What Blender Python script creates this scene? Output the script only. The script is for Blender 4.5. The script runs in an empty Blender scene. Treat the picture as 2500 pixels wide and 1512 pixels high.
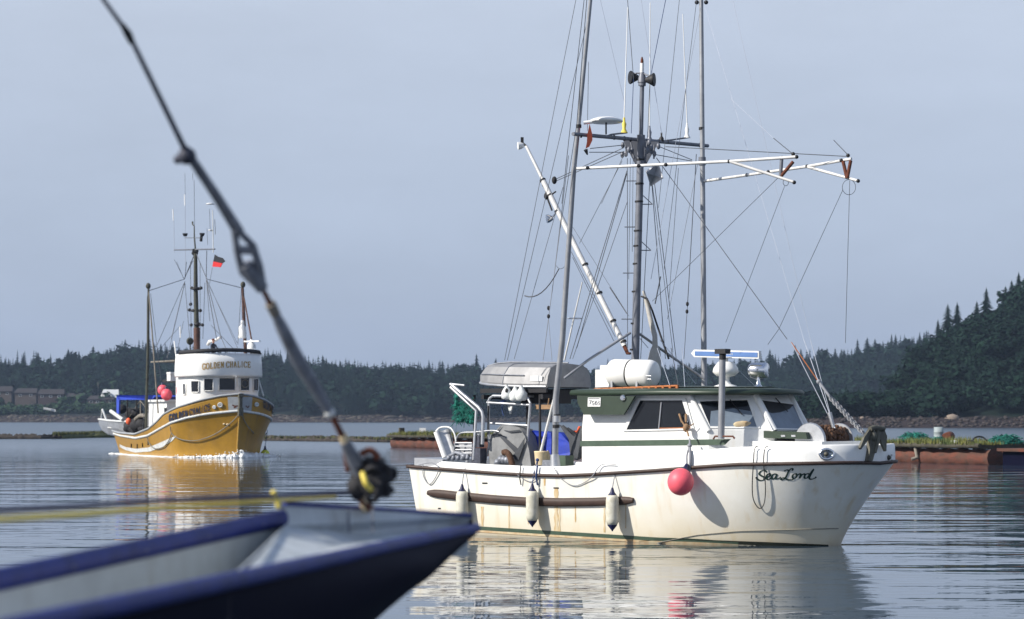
import bpy, math, random
import numpy as np
from mathutils import Vector, Matrix
R = math.radians
random.seed(7); rng = np.random.RandomState(7)
S = bpy.context.scene
COL = S.collection
# ------------------------------------------------------------------ camera, sky, sun, exposure
F = 5600.0; H = 2.65; YH = 1018.0            # focal length in photo pixels, eye height, horizon row
cd = bpy.data.cameras.new('camera'); cam = bpy.data.objects.new('camera', cd); COL.objects.link(cam)
cam.location = (0, 0, H); cam.rotation_euler = (R(90), 0, 0)
cd.sensor_width = 36; cd.lens = 36*F/2500; cd.shift_y = (YH-756)/2500
cd.clip_start = 0.1; cd.clip_end = 9000
cd.dof.use_dof = True; cd.dof.focus_distance = 52; cd.dof.aperture_fstop = 2.7
S.camera = cam
S.view_settings.view_transform = 'Standard'; S.view_settings.look = 'None'
S.view_settings.exposure = 0.3; S.view_settings.gamma = 1
SUN = Vector((-0.77, -0.29, 0.57)).normalized()
w = bpy.data.worlds.new('World'); S.world = w; w.use_nodes = True
nt = w.node_tree; nt.nodes.clear()
def nn(nt, t, **k):
    n = nt.nodes.new(t)
    for a, b in k.items(): setattr(n, a, b)
    return n
sky = nn(nt, 'ShaderNodeTexSky', sky_type='NISHITA', sun_disc=False, air_density=1.0, dust_density=2.5, ozone_density=1.5)
sky.sun_elevation = math.asin(SUN.z); sky.sun_rotation = math.atan2(SUN.x, SUN.y)
b1 = nn(nt, 'ShaderNodeBackground'); b1.inputs[1].default_value = 0.07
b2 = nn(nt, 'ShaderNodeBackground'); b2.inputs[1].default_value = 1.0
tc = nn(nt, 'ShaderNodeTexCoord'); sp = nn(nt, 'ShaderNodeSeparateXYZ'); rp = nn(nt, 'ShaderNodeValToRGB')
nt.links.new(tc.outputs['Generated'], sp.inputs[0]); nt.links.new(sp.outputs['Z'], rp.inputs[0])
e = rp.color_ramp.elements
e[0].position = 0.0; e[0].color = (0.318, 0.382, 0.512, 1)
e[1].position = 0.9; e[1].color = (0.17, 0.24, 0.40, 1)
m_ = e.new(0.42); m_.color = (0.27, 0.34, 0.48, 1)
m_ = e.new(0.09); m_.color = (0.418, 0.486, 0.615, 1)
m_ = e.new(0.20); m_.color = (0.518, 0.580, 0.695, 1)
sn_ = nn(nt, 'ShaderNodeTexNoise'); sn_.inputs['Scale'].default_value = 7; sn_.inputs['Detail'].default_value = 7; sn_.inputs['Roughness'].default_value = .6
sm_ = nn(nt, 'ShaderNodeMapping'); sm_.inputs['Scale'].default_value = (1, 1, 3); nt.links.new(tc.outputs['Generated'], sm_.inputs[0]); nt.links.new(sm_.outputs[0], sn_.inputs['Vector'])
sr_ = nn(nt, 'ShaderNodeMapRange'); sr_.inputs['From Min'].default_value = .3; sr_.inputs['From Max'].default_value = .7; sr_.inputs['To Min'].default_value = .95; sr_.inputs['To Max'].default_value = 1.05
nt.links.new(sn_.outputs[0], sr_.inputs[0]); nt.links.new(sr_.outputs[0], b2.inputs[1])
mx = nn(nt, 'ShaderNodeMixShader'); mx.inputs[0].default_value = 0.85
wo = nn(nt, 'ShaderNodeOutputWorld')
nt.links.new(sky.outputs[0], b1.inputs[0]); nt.links.new(rp.outputs[0], b2.inputs[0])
nt.links.new(b1.outputs[0], mx.inputs[1]); nt.links.new(b2.outputs[0], mx.inputs[2]); nt.links.new(mx.outputs[0], wo.inputs[0])
ld = bpy.data.lights.new('sun', 'SUN'); ld.energy = 4.8; ld.angle = R(0.6); ld.color = (1, 0.945, 0.86)
lo = bpy.data.objects.new('sun', ld); COL.objects.link(lo); lo.rotation_euler = SUN.to_track_quat('Z', 'Y').to_euler()
lo.location = (-60, -20, 80)

# ------------------------------------------------------------------ helpers
def at(px, py, D): return Vector(((px-1250)/F*D, D, H-(py-YH)/F*D))
def proj(p): return (1250+F*p[0]/p[1], YH+F*(H-p[2])/p[1])
ZT = {'1': (1000, 850, 2.98), '2': (1400, 830, 2.98), '3': (1800, 850, 2.98), '4': (1200, 0, 3.312), '5': (1250, 130, 4.028),
      '6': (1650, 300, 4.258), 'M': (1200, 380, 2.98), 'T': (1650, 0, 3.724), 'A': (1150, 860, 4.967), 'L': (1700, 600, 3.725),
      'Y': (220, 640, 2.98), 'X': (330, 440, 3.5475), 'W': (230, 900, 7.096), 'S': (0, 800, 4.657), 'B': (2100, 1000, 6.16), 'K': (600, 980, 4.928),
      'G': (600, 900, 2.435), 'P': (0, 0, 1.0)}
def Z(k, x, y): a, b, s = ZT[k]; return (a+x/s, b+y/s)

MATS = {}
def mat(name, col, rough=0.6, metal=0.0, var=0.12, scale=3.0, bump=0.0, bscale=20.0, col2=None, streak=None, spec=0.5, stretch=(1, 1, 1), trans=0.0):
    m = bpy.data.materials.new(name); m.use_nodes = True; t = m.node_tree; p = t.nodes['Principled BSDF']
    p.inputs['Roughness'].default_value = rough; p.inputs['Metallic'].default_value = metal; p.inputs['Specular IOR Level'].default_value = spec
    tcn = nn(t, 'ShaderNodeTexCoord'); mp = nn(t, 'ShaderNodeMapping'); mp.inputs['Scale'].default_value = stretch
    t.links.new(tcn.outputs['Object'], mp.inputs[0])
    no = nn(t, 'ShaderNodeTexNoise'); no.inputs['Scale'].default_value = scale; no.inputs['Detail'].default_value = 6; no.inputs['Roughness'].default_value = 0.65
    t.links.new(mp.outputs[0], no.inputs['Vector'])
    r = nn(t, 'ShaderNodeValToRGB'); r.color_ramp.elements[0].position = 0.32; r.color_ramp.elements[1].position = 0.68
    c2 = col2 or tuple(c*(1-var) for c in col)
    c1 = col if col2 else tuple(min(1, c*(1+var)) for c in col)
    r.color_ramp.elements[0].color = (*c2, 1); r.color_ramp.elements[1].color = (*c1, 1)
    t.links.new(no.outputs[0], r.inputs[0]); out = r.outputs[0]
    if streak:                                   # vertical stain streaks: (colour, threshold, amount, xy scale, z scale)
        sc, th, am, sxy, sz = streak
        m2 = nn(t, 'ShaderNodeMapping'); m2.inputs['Scale'].default_value = (sxy, sxy, sz); t.links.new(tcn.outputs['Object'], m2.inputs[0])
        n2 = nn(t, 'ShaderNodeTexNoise'); n2.inputs['Scale'].default_value = 1.0; n2.inputs['Detail'].default_value = 5; t.links.new(m2.outputs[0], n2.inputs['Vector'])
        mr = nn(t, 'ShaderNodeMapRange'); mr.inputs['From Min'].default_value = th; mr.inputs['From Max'].default_value = th+0.22; mr.inputs['To Max'].default_value = am
        t.links.new(n2.outputs[0], mr.inputs[0])
        mxn = nn(t, 'ShaderNodeMix', data_type='RGBA'); t.links.new(mr.outputs[0], mxn.inputs[0]); t.links.new(out, mxn.inputs[6]); mxn.inputs[7].default_value = (*sc, 1)
        out = mxn.outputs[2]
    t.links.new(out, p.inputs['Base Color'])
    if bump:
        nb = nn(t, 'ShaderNodeTexNoise'); nb.inputs['Scale'].default_value = bscale; nb.inputs['Detail'].default_value = 5; t.links.new(mp.outputs[0], nb.inputs['Vector'])
        bp = nn(t, 'ShaderNodeBump'); bp.inputs['Strength'].default_value = 1.0; bp.inputs['Distance'].default_value = bump
        t.links.new(nb.outputs[0], bp.inputs['Height']); t.links.new(bp.outputs[0], p.inputs['Normal'])
    if trans: p.inputs['Transmission Weight'].default_value = trans
    MATS[name] = m; return m

class MB:
    def __init__(s): s.v = []; s.f = []; s.smooth = []; s.mk = []
    def add(s, vs, fs, sm=False):
        o = len(s.v); s.v += [tuple(v) for v in vs]; s.f += [tuple(i+o for i in f) for f in fs]; s.smooth += [sm]*len(fs); return s
    def box(s, c, d, M=None):
        s.mk.append((len(s.v), len(s.f)))
        x, y, z = d[0]/2, d[1]/2, d[2]/2
        vs = [Vector((a*x, b*y, e_*z)) for a in (-1, 1) for b in (-1, 1) for e_ in (-1, 1)]
        if M is not None: vs = [M @ v for v in vs]
        c = Vector(c)
        return s.add([v+c for v in vs], [(0, 1, 3, 2), (4, 6, 7, 5), (0, 4, 5, 1), (2, 3, 7, 6), (0, 2, 6, 4), (1, 5, 7, 3)])
    def tube(s, pts, r, n=8, cap=True, sq=1.0):
        s.mk.append((len(s.v), len(s.f)))
        pts = [Vector(p) for p in pts]; rs = r if isinstance(r, (list, tuple)) else [r]*len(pts)
        vs = []; prev = None
        for i, p in enumerate(pts):
            d = (pts[min(i+1, len(pts)-1)]-pts[max(i-1, 0)])
            d = d.normalized() if d.length > 1e-9 else Vector((0, 0, 1))
            if prev is None:
                a = d.cross(Vector((0, 0, 1)));
                if a.length < 1e-3: a = d.cross(Vector((1, 0, 0)))
                a.normalize()
            else:
                a = prev - d*prev.dot(d); a.normalize()
            prev = a; b = d.cross(a)
            for k in range(n):
                t = 2*math.pi*k/n; vs.append(p+(a*math.cos(t)+b*math.sin(t)*sq)*rs[i])
        fs = [(i*n+k, i*n+(k+1) % n, (i+1)*n+(k+1) % n, (i+1)*n+k) for i in range(len(pts)-1) for k in range(n)]
        s.add(vs, fs, True)
        if cap: s.add(vs[:n], [tuple(range(n))[::-1]]); s.add(vs[-n:], [tuple(range(n))])
        return s
    def lathe(s, c, prof, n=20, axis=Vector((0, 0, 1)), cap=True):      # prof: (distance along axis, radius)
        s.mk.append((len(s.v), len(s.f)))
        axis = Vector(axis).normalized(); a = axis.cross(Vector((0, 0, 1)))
        if a.length < 1e-3: a = Vector((1, 0, 0))
        a.normalize(); b = axis.cross(a); c = Vector(c); vs = []
        for h, r in prof:
            for k in range(n):
                t = 2*math.pi*k/n; vs.append(c+axis*h+(a*math.cos(t)+b*math.sin(t))*r)
        s.add(vs, [(i*n+k, i*n+(k+1) % n, (i+1)*n+(k+1) % n, (i+1)*n+k) for i in range(len(prof)-1) for k in range(n)], True)
        if cap: s.add(vs[:n], [tuple(range(n))[::-1]]); s.add(vs[-n:], [tuple(range(n))])
        return s
    def ball(s, c, r, n=18, m=12, sc=(1, 1, 1), noise=0.0, M=None):
        s.mk.append((len(s.v), len(s.f)))
        c = Vector(c); vs = []; ph = random.random()*9
        for i in range(m+1):
            th = math.pi*i/m
            for k in range(n):
                t = 2*math.pi*k/n
                q = 1+noise*(math.sin(3*t+ph+5*th)*0.5+math.sin(5*t-2*ph+3*th)*0.3+math.sin(7*th+ph*3+2*t)*0.35)
                v = Vector((math.sin(th)*math.cos(t)*sc[0], math.sin(th)*math.sin(t)*sc[1], math.cos(th)*sc[2]))*r*q
                if M is not None: v = M @ v
                vs.append(c+v)
        return s.add(vs, [(i*n+k, i*n+(k+1) % n, (i+1)*n+(k+1) % n, (i+1)*n+k) for i in range(m) for k in range(n)], True)
    def grid(s, P, sm=True, close=False):        # P: rows of points
        nr, nc = len(P), len(P[0]); vs = [p for r in P for p in r]
        return s.add(vs, [(i*nc+j, i*nc+(j+1) % nc, (i+1)*nc+(j+1) % nc, (i+1)*nc+j) for i in range(nr-1) for j in range(nc if close else nc-1)], sm)
    def poly(s, pts): return s.add(pts, [tuple(range(len(pts)))])
    def slab(s, pts, off):                       # polygon extruded by vector
        s.mk.append((len(s.v), len(s.f)))
        n = len(pts); off = Vector(off); a = [Vector(p) for p in pts]; b = [p+off for p in a]
        return s.add(a+b, [tuple(range(n))[::-1], tuple(range(n, 2*n))]+[(i, (i+1) % n, n+(i+1) % n, n+i) for i in range(n)])
    def build_each(s, name, m, parent=None, **tags):
        mk = s.mk+[(len(s.v), len(s.f))]; out = []
        for (v0, f0), (v1, f1) in zip(mk, mk[1:]):
            q = MB(); q.v = s.v[v0:v1]; q.f = [tuple(i-v0 for i in f) for f in s.f[f0:f1]]; q.smooth = s.smooth[f0:f1]; out.append(q.build(name, m, parent, **tags))
        return out
    def build(s, name, m, parent=None, **tags):
        me = bpy.data.meshes.new(name); me.from_pydata(s.v, [], s.f); me.update()
        me.polygons.foreach_set('use_smooth', s.smooth); me.materials.append(MATS[m] if isinstance(m, str) else m)
        o = bpy.data.objects.new(name, me); COL.objects.link(o)
        if parent is not None:
            o.parent = parent
            o.matrix_parent_inverse = wm(parent).inverted()
        tag(o, **tags); return o
def wm(o):
    M = Matrix.LocRotScale(o.location, o.rotation_euler, o.scale)
    return (wm(o.parent) @ o.matrix_parent_inverse @ M) if o.parent else M
def tag(o, label=None, cat=None, group=None, kind=None):
    if label: o['label'] = label
    if cat: o['category'] = cat
    if group: o['group'] = group
    if kind: o['kind'] = kind
    return o
def empty(name, loc, label, cat, group=None):
    o = bpy.data.objects.new(name, None); COL.objects.link(o); o.location = loc; o.empty_display_size = 0.1
    return tag(o, label, cat, group)
def fix_normals(o):
    import bmesh
    b = bmesh.new(); b.from_mesh(o.data); bmesh.ops.recalc_face_normals(b, faces=b.faces); b.to_mesh(o.data); b.free(); return o
def lerp(a, b, t): return a+(b-a)*t
def interp(pts, x): return float(np.interp(x, [p[0] for p in pts], [p[1] for p in pts]))
def catmull(pts, n=6):
    pts = [Vector(p) for p in pts]; out = []
    for i in range(len(pts)-1):
        p0, p1, p2, p3 = pts[max(i-1, 0)], pts[i], pts[i+1], pts[min(i+2, len(pts)-1)]
        for k in range(n):
            t = k/n; out.append(0.5*((2*p1)+(p2-p0)*t+(2*p0-5*p1+4*p2-p3)*t*t+(3*p1-p0-3*p2+p3)*t**3))
    return out+[pts[-1]]
class Surf:                                      # a parametric surface that can be hit by a photo pixel or by coordinates
    def __init__(s, fn, a0, a1, b0, b1, n=48, m=24):
        s.fn = fn; s.g = [(a, b, fn(a, b)) for a in np.linspace(a0, a1, n) for b in np.linspace(b0, b1, m)]
        s.pp = np.array([proj(q[2]) for q in s.g]); s.lim = (a0, a1, b0, b1)
    def px(s, x, y, off=0.0):
        i = int(np.argmin((s.pp[:, 0]-x)**2+(s.pp[:, 1]-y)**2)); a, b, _ = s.g[i]; h = 1e-4
        for _ in range(6):
            p = proj(s.fn(a, b)); pa = proj(s.fn(a+h, b)); pb = proj(s.fn(a, b+h))
            J = np.array([[(pa[0]-p[0])/h, (pb[0]-p[0])/h], [(pa[1]-p[1])/h, (pb[1]-p[1])/h]])
            try: d = np.linalg.solve(J, [x-p[0], y-p[1]])
            except Exception: break
            a += max(-.1, min(.1, d[0])); b += max(-.1, min(.1, d[1]))
            a = min(s.lim[1], max(s.lim[0], a)); b = min(s.lim[3], max(s.lim[2], b))
        return s.off(a, b, off)
    def off(s, a, b, off):
        h = 1e-3; p = Vector(s.fn(a, b))
        if not off: return p
        n = (Vector(s.fn(a+h, b))-p).cross(Vector(s.fn(a, b+h))-p); n.normalize()
        if n.dot(Vector((0, 0, H))-p) < 0: n = -n
        return p+n*off
class Boat:                                      # u forward, v to port, w up; O = stem at the waterline
    def __init__(s, O, th): s.O = Vector((O[0], O[1], 0)); s.f = Vector((math.cos(th), -math.sin(th), 0)); s.p = Vector((math.sin(th), math.cos(th), 0))
    def W(s, u, v, w): return s.O+s.f*u+s.p*v+Vector((0, 0, w))
    def pl(s, q, v):                             # pixel -> point on the lengthwise plane v
        d = Vector(((q[0]-1250)/F, 1, -(q[1]-YH)/F)); t = (v+s.p.dot(s.O))/s.p.dot(d); return d*t+Vector((0, 0, H))
    def pu(s, q, u):                             # pixel -> point on the athwartships plane u
        d = Vector(((q[0]-1250)/F, 1, -(q[1]-YH)/F)); t = (u+s.f.dot(s.O))/s.f.dot(d); return d*t+Vector((0, 0, H))
    def uvw(s, p): q = Vector(p)-s.O; return q.dot(s.f), q.dot(s.p), q.z
    def M(s): return Matrix((tuple(s.f), tuple(s.p), (0, 0, 1))).transposed()
def ribbon(mb, pts2, width, mapfn, thick_by_dir=None):
    """painted stroke: pts2 in photo/plane units -> mapped to a surface"""
    n = len(pts2); L = []; Rr = []
    for i, (x, y) in enumerate(pts2):
        x0, y0 = pts2[max(i-1, 0)]; x1, y1 = pts2[min(i+1, n-1)]; dx, dy = x1-x0, y1-y0; l = math.hypot(dx, dy) or 1
        wd = width*(thick_by_dir(dx/l, dy/l) if thick_by_dir else 1)
        nx, ny = -dy/l*wd/2, dx/l*wd/2; L.append(mapfn(x+nx, y+ny)); Rr.append(mapfn(x-nx, y-ny))
    mb.grid([L, Rr], sm=False)
def curve2(pts, n=5):
    q = catmull([(p[0], p[1], 0) for p in pts], n); return [(p.x, p.y) for p in q]
def line(p, q, r, n=5, sag=0.0, k=1):
    p = Vector(p); q = Vector(q); pts = [p.lerp(q, i/k)-Vector((0, 0, sag*4*(i/k)*(1-i/k))) for i in range(k+1)]
    return MB().tube(pts, r, n, cap=False)
# ------------------------------------------------------------------ materials
mat('hull_white', (0.85, 0.84, 0.79), 0.3, var=0.05, scale=1.2, col2=(0.77, 0.75, 0.68), streak=((0.60, 0.44, 0.22), 0.55, 0.55, 4.0, 0.14), bump=0.002, bscale=2)
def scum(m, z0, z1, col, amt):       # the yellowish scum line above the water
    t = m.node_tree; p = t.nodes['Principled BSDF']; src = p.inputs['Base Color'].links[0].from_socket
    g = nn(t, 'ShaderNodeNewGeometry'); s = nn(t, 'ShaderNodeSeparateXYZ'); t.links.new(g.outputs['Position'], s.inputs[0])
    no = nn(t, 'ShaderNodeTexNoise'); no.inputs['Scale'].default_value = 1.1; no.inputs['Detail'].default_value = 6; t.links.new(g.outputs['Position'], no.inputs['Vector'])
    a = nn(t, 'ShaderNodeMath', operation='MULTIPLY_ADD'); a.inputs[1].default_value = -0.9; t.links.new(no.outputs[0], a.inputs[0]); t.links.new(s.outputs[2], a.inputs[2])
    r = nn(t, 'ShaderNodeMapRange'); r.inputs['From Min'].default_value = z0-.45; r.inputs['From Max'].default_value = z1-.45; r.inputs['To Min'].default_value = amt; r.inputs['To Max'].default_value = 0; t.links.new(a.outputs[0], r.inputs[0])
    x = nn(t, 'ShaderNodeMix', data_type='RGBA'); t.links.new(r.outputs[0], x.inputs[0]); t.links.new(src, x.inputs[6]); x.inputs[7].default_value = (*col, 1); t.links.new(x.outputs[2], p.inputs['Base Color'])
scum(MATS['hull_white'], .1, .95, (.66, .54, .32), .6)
mat('rust_streak', (0.70, 0.62, 0.45), 0.6, col2=(0.52, 0.33, 0.12), scale=3, stretch=(4, 4, .6))
mat('weed', (0.02, 0.025, 0.015), 0.9, var=.4, scale=5)
mat('stack', (0.55, 0.54, 0.52), 0.5, col2=(0.40, 0.38, 0.34), scale=4)
mat('rope_and_shadow_grey', (0.2, 0.19, 0.16), 0.8)  # grey of the painted knuckle shadow and of the seiner's mooring ropes
mat('gloss_white', (0.82, 0.82, 0.80), 0.35, var=0.05, streak=((0.62, 0.55, 0.42), 0.6, 0.35, 6, 0.5))
mat('cream_line', (0.68, 0.58, 0.38), 0.6, col2=(0.5, 0.32, 0.16), scale=4)
mat('bottom_brown', (0.22, 0.10, 0.06), 0.7, col2=(0.1, 0.07, 0.05))
mat('rub_brown', (0.045, 0.024, 0.017), 0.6, var=0.3, scale=5)
mat('trim_green', (0.028, 0.046, 0.029), 0.45, var=0.15, scale=3)
mat('stripe_green', (0.055, 0.09, 0.06), 0.5, var=0.2, scale=6)
mat('glass_dark', (0.012, 0.014, 0.018), 0.06, var=0.0)
mat('glass_grey', (0.16, 0.20, 0.25), 0.12, var=0.25, scale=1.2)
mat('aluminium', (0.50, 0.51, 0.53), 0.42, 0.75, var=0.15, scale=6)
mat('pole_grey', (0.30, 0.31, 0.33), 0.45, 0.3, var=0.15, scale=4)
mat('mast_grey', (0.17, 0.18, 0.21), 0.5, 0.2, var=0.2, scale=4)
mat('boom_white', (0.70, 0.69, 0.67), 0.45, 0.1, var=0.12, scale=5)
mat('wire', (0.10, 0.11, 0.13), 0.5, 0.4, var=0.1)
mat('wire_pale', (0.42, 0.46, 0.54), 0.5, 0.1, var=0.1)
mat('rope_blue', (0.03, 0.06, 0.17), 0.8)
mat('rope_grey', (0.28, 0.29, 0.32), 0.9)
mat('rope_dark', (0.05, 0.05, 0.05), 0.9)
mat('black', (0.012, 0.012, 0.014), 0.6)
mat('rubber', (0.02, 0.02, 0.024), 0.8)
mat('white_plastic', (0.83, 0.83, 0.81), 0.3, var=0.03)
mat('fender_white', (0.66, 0.64, 0.55), 0.6, col2=(0.5, 0.48, 0.38), scale=9)
mat('fender_navy', (0.01, 0.012, 0.06), 0.5)
mat('pink', (0.86, 0.12, 0.16), 0.5, var=0.1, scale=4)
mat('orange', (0.85, 0.13, 0.04), 0.6)
mat('orange_brown', (0.42, 0.14, 0.04), 0.7)
mat('red', (0.55, 0.02, 0.02), 0.6)
mat('rust', (0.17, 0.045, 0.02), 0.85, col2=(0.07, 0.025, 0.015), scale=12)
mat('chrome', (0.75, 0.75, 0.77), 0.15, 1.0, var=0.05)
mat('lens', (0.75, 0.78, 0.8), 0.1, var=0)
mat('radar_blue', (0.10, 0.20, 0.45), 0.4, var=0.1)
mat('tarp_grey', (0.24, 0.245, 0.25), 0.85, var=0.25, scale=3, bump=0.02, bscale=4)
mat('tarp_blue', (0.015, 0.045, 0.42), 0.6, var=0.3, scale=3, bump=0.02, bscale=4)
mat('tarp_dark', (0.06, 0.065, 0.075), 0.9, var=0.2, bump=0.02, bscale=5)
mat('net_teal', (0.02, 0.25, 0.19), 0.9, col2=(0.006, 0.07, 0.06), scale=5, bump=.03, bscale=14)
mat('wood', (0.28, 0.17, 0.09), 0.8, var=0.3, scale=6)
mat('skiff_alu', (0.29, 0.29, 0.295), 0.55, 0.35, var=0.15, scale=4)
mat('chain', (0.30, 0.31, 0.33), 0.6, 0.6)
mat('chain_rust', (0.09, 0.045, 0.025), 0.9, var=0.5, scale=20)
mat('anchor_metal', (0.16, 0.155, 0.12), 0.6, 0.3, col2=(0.06, 0.055, 0.045), scale=6)
mat('yellow', (0.78, 0.62, 0.10), 0.6)
mat('buoy_lime', (0.55, 0.60, 0.05), 0.5)
mat('skin', (0.45, 0.22, 0.14), 0.6); mat('cloth_navy', (0.02, 0.022, 0.035), 0.9); mat('cloth_white', (0.7, 0.7, 0.7), 0.9)
mat('hull_gold', (0.375, 0.205, 0.024), 0.38, var=0.14, scale=1.2, streak=((0.22, 0.13, 0.05), 0.55, 0.6, 2.2, 0.35))
mat('gold_paint', (0.42, 0.25, 0.05), 0.5); mat('letter_dark', (0.02, 0.025, 0.05), 0.5); mat('letter_green', (0.012, 0.035, 0.028), 0.5)
mat('grey_paint', (0.34, 0.36, 0.38), 0.5, var=0.12)
mat('stripe_white', (0.62, 0.64, 0.64), 0.5, streak=((0.3, 0.24, 0.12), 0.55, 0.6, 4, 0.8))
mat('mast_olive', (0.07, 0.075, 0.05), 0.7, col2=(0.035, 0.035, 0.03)); mat('mast_brown', (0.13, 0.055, 0.035), 0.7, col2=(0.06, 0.03, 0.025))
mat('wood_grey', (0.2, 0.18, 0.15), 0.8, var=0.3)
mat('blue_canopy', (0.03, 0.07, 0.45), 0.7)
mat('fg_blue', (0.013, 0.024, 0.17), 0.5, var=0.3, scale=6, spec=.3, bump=.002, bscale=30); mat('fg_navy', (0.0015, 0.002, 0.014), 0.75, var=0.1, scale=2, spec=0.1)
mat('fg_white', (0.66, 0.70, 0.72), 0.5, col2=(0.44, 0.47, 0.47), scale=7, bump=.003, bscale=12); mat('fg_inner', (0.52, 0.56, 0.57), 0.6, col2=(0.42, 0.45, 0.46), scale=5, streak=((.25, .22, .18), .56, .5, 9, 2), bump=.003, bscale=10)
mat('galv', (0.22, 0.235, 0.27), 0.55, 0.4, var=0.3, scale=14, bump=0.002, bscale=60)
mat('galv_dark', (0.055, 0.06, 0.085), 0.6, 0.2, var=0.4, scale=14)
mat('raft_log', (0.15, 0.045, 0.026), 0.85, col2=(0.06, 0.03, 0.022), scale=1.2, stretch=(1, 1, 3), streak=((0.07, 0.045, 0.03), 0.5, 0.8, 1.2, 0.5), bump=0.03, bscale=4)
mat('raft_dark', (0.055, 0.05, 0.035), 0.9, var=0.5, scale=2, bump=0.03, bscale=5)
mat('log_bark', (0.06, 0.05, 0.04), 0.9, col2=(0.025, 0.02, 0.02), scale=2.5, bump=0.05, bscale=3)
mat('grass', (0.20, 0.19, 0.045), 0.9, col2=(0.07, 0.10, 0.03), scale=0.8)
mat('moss', (0.13, 0.13, 0.04), 0.95, col2=(0.05, 0.07, 0.025), scale=1.5)
mat('needles_far', (0.011, 0.024, 0.019), 0.95, col2=(0.003, 0.009, 0.009), scale=0.06, spec=0.1)
mat('needles', (0.009, 0.026, 0.017), 0.95, col2=(0.004, 0.011, 0.009), scale=0.15, spec=0.1)
mat('leaves', (0.014, 0.036, 0.022), 0.95, col2=(0.004, 0.012, 0.010), scale=0.12, spec=0.1)
mat('leaves_light', (0.05, 0.09, 0.04), 0.95, col2=(0.022, 0.05, 0.03), scale=0.1, spec=0.1)
mat('bark', (0.06, 0.05, 0.045), 0.95)
mat('house_brown', (0.05, 0.034, 0.032), 0.9, var=0.15); mat('house_tan', (0.085, 0.068, 0.06), 0.9, var=0.15)
mat('roof_dark', (0.03, 0.025, 0.026), 0.9, var=0.2); mat('roof_pale', (0.55, 0.57, 0.58), 0.6, var=0.05)
mat('rubble2', (0.10, 0.085, 0.07), 0.95, col2=(0.03, 0.028, 0.025), scale=.15)
mat('rubble', (0.045, 0.036, 0.034), 0.95, var=0.5, scale=1.5)
mat('rock', (0.24, 0.19, 0.15), 0.9, var=0.2, bump=0.05, bscale=2)
mat('foam', (0.85, 0.87, 0.88), 0.8, var=0.05, bump=0.03, bscale=8)
mat('steel_drum', (0.28, 0.33, 0.34), 0.6, var=0.2); mat('white_bag', (0.7, 0.72, 0.7), 0.9, bump=0.02, bscale=6)

# ------------------------------------------------------------------ the setting: water, land, wood
def water_material():
    m = bpy.data.materials.new('sea_water'); m.use_nodes = True; t = m.node_tree; p = t.nodes['Principled BSDF']
    p.inputs['Base Color'].default_value = (0.035, 0.058, 0.085, 1); p.inputs['Roughness'].default_value = 0.02; p.inputs['IOR'].default_value = 1.33
    tcn = nn(t, 'ShaderNodeTexCoord')
    prev = None
    # (scale x, scale y, noise scale, height)
    for sx, sy, sc, ht in WAVES:
        mp = nn(t, 'ShaderNodeMapping'); mp.inputs['Scale'].default_value = (sx, sy, 1); mp.inputs['Rotation'].default_value = (0, 0, R(4))
        t.links.new(tcn.outputs['Object'], mp.inputs[0])
        no = nn(t, 'ShaderNodeTexNoise'); no.inputs['Scale'].default_value = sc; no.inputs['Detail'].default_value = 1.0; no.inputs['Roughness'].default_value = 0.4
        t.links.new(mp.outputs[0], no.inputs['Vector'])
        ml = nn(t, 'ShaderNodeMath', operation='MULTIPLY'); ml.inputs[1].default_value = ht; t.links.new(no.outputs[0], ml.inputs[0])
        if prev is None: prev = ml.outputs[0]
        else:
            ad = nn(t, 'ShaderNodeMath', operation='ADD'); t.links.new(prev, ad.inputs[0]); t.links.new(ml.outputs[0], ad.inputs[1]); prev = ad.outputs[0]
    # calmer and livelier patches of wind
    mp = nn(t, 'ShaderNodeMapping'); mp.inputs['Scale'].default_value = (0.05, 0.02, 1); t.links.new(tcn.outputs['Object'], mp.inputs[0])
    no = nn(t, 'ShaderNodeTexNoise'); no.inputs['Scale'].default_value = 1.0; no.inputs['Detail'].default_value = 3; t.links.new(mp.outputs[0], no.inputs['Vector'])
    mr = nn(t, 'ShaderNodeMapRange'); mr.inputs['From Min'].default_value = 0.35; mr.inputs['From Max'].default_value = 0.65; mr.inputs['To Min'].default_value = 0.7; mr.inputs['To Max'].default_value = 1.75
    t.links.new(no.outputs[0], mr.inputs[0])
    m3 = nn(t, 'ShaderNodeMath', operation='MULTIPLY'); t.links.new(prev, m3.inputs[0]); t.links.new(mr.outputs[0], m3.inputs[1])
    # the open water outside the log boom is ruffled by the wind
    sp_ = nn(t, 'ShaderNodeSeparateXYZ'); t.links.new(tcn.outputs['Object'], sp_.inputs[0])
    wr = nn(t, 'ShaderNodeMapRange'); wr.inputs['From Min'].default_value = 150; wr.inputs['From Max'].default_value = 270; wr.inputs['To Min'].default_value = 1.0; wr.inputs['To Max'].default_value = 3.0; t.links.new(sp_.outputs[1], wr.inputs[0])
    rr = nn(t, 'ShaderNodeMapRange'); rr.inputs['From Min'].default_value = 120; rr.inputs['From Max'].default_value = 280; rr.inputs['To Min'].default_value = 0.02; rr.inputs['To Max'].default_value = 0.28; t.links.new(sp_.outputs[1], rr.inputs[0]); t.links.new(rr.outputs[0], p.inputs['Roughness'])
    m4 = nn(t, 'ShaderNodeMath', operation='MULTIPLY'); t.links.new(m3.outputs[0], m4.inputs[0]); t.links.new(wr.outputs[0], m4.inputs[1])
    bp = nn(t, 'ShaderNodeBump'); bp.inputs['Strength'].default_value = 1; bp.inputs['Distance'].default_value = 1.0
    t.links.new(m4.outputs[0], bp.inputs['Height']); t.links.new(bp.outputs[0], p.inputs['Normal']); return m
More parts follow.
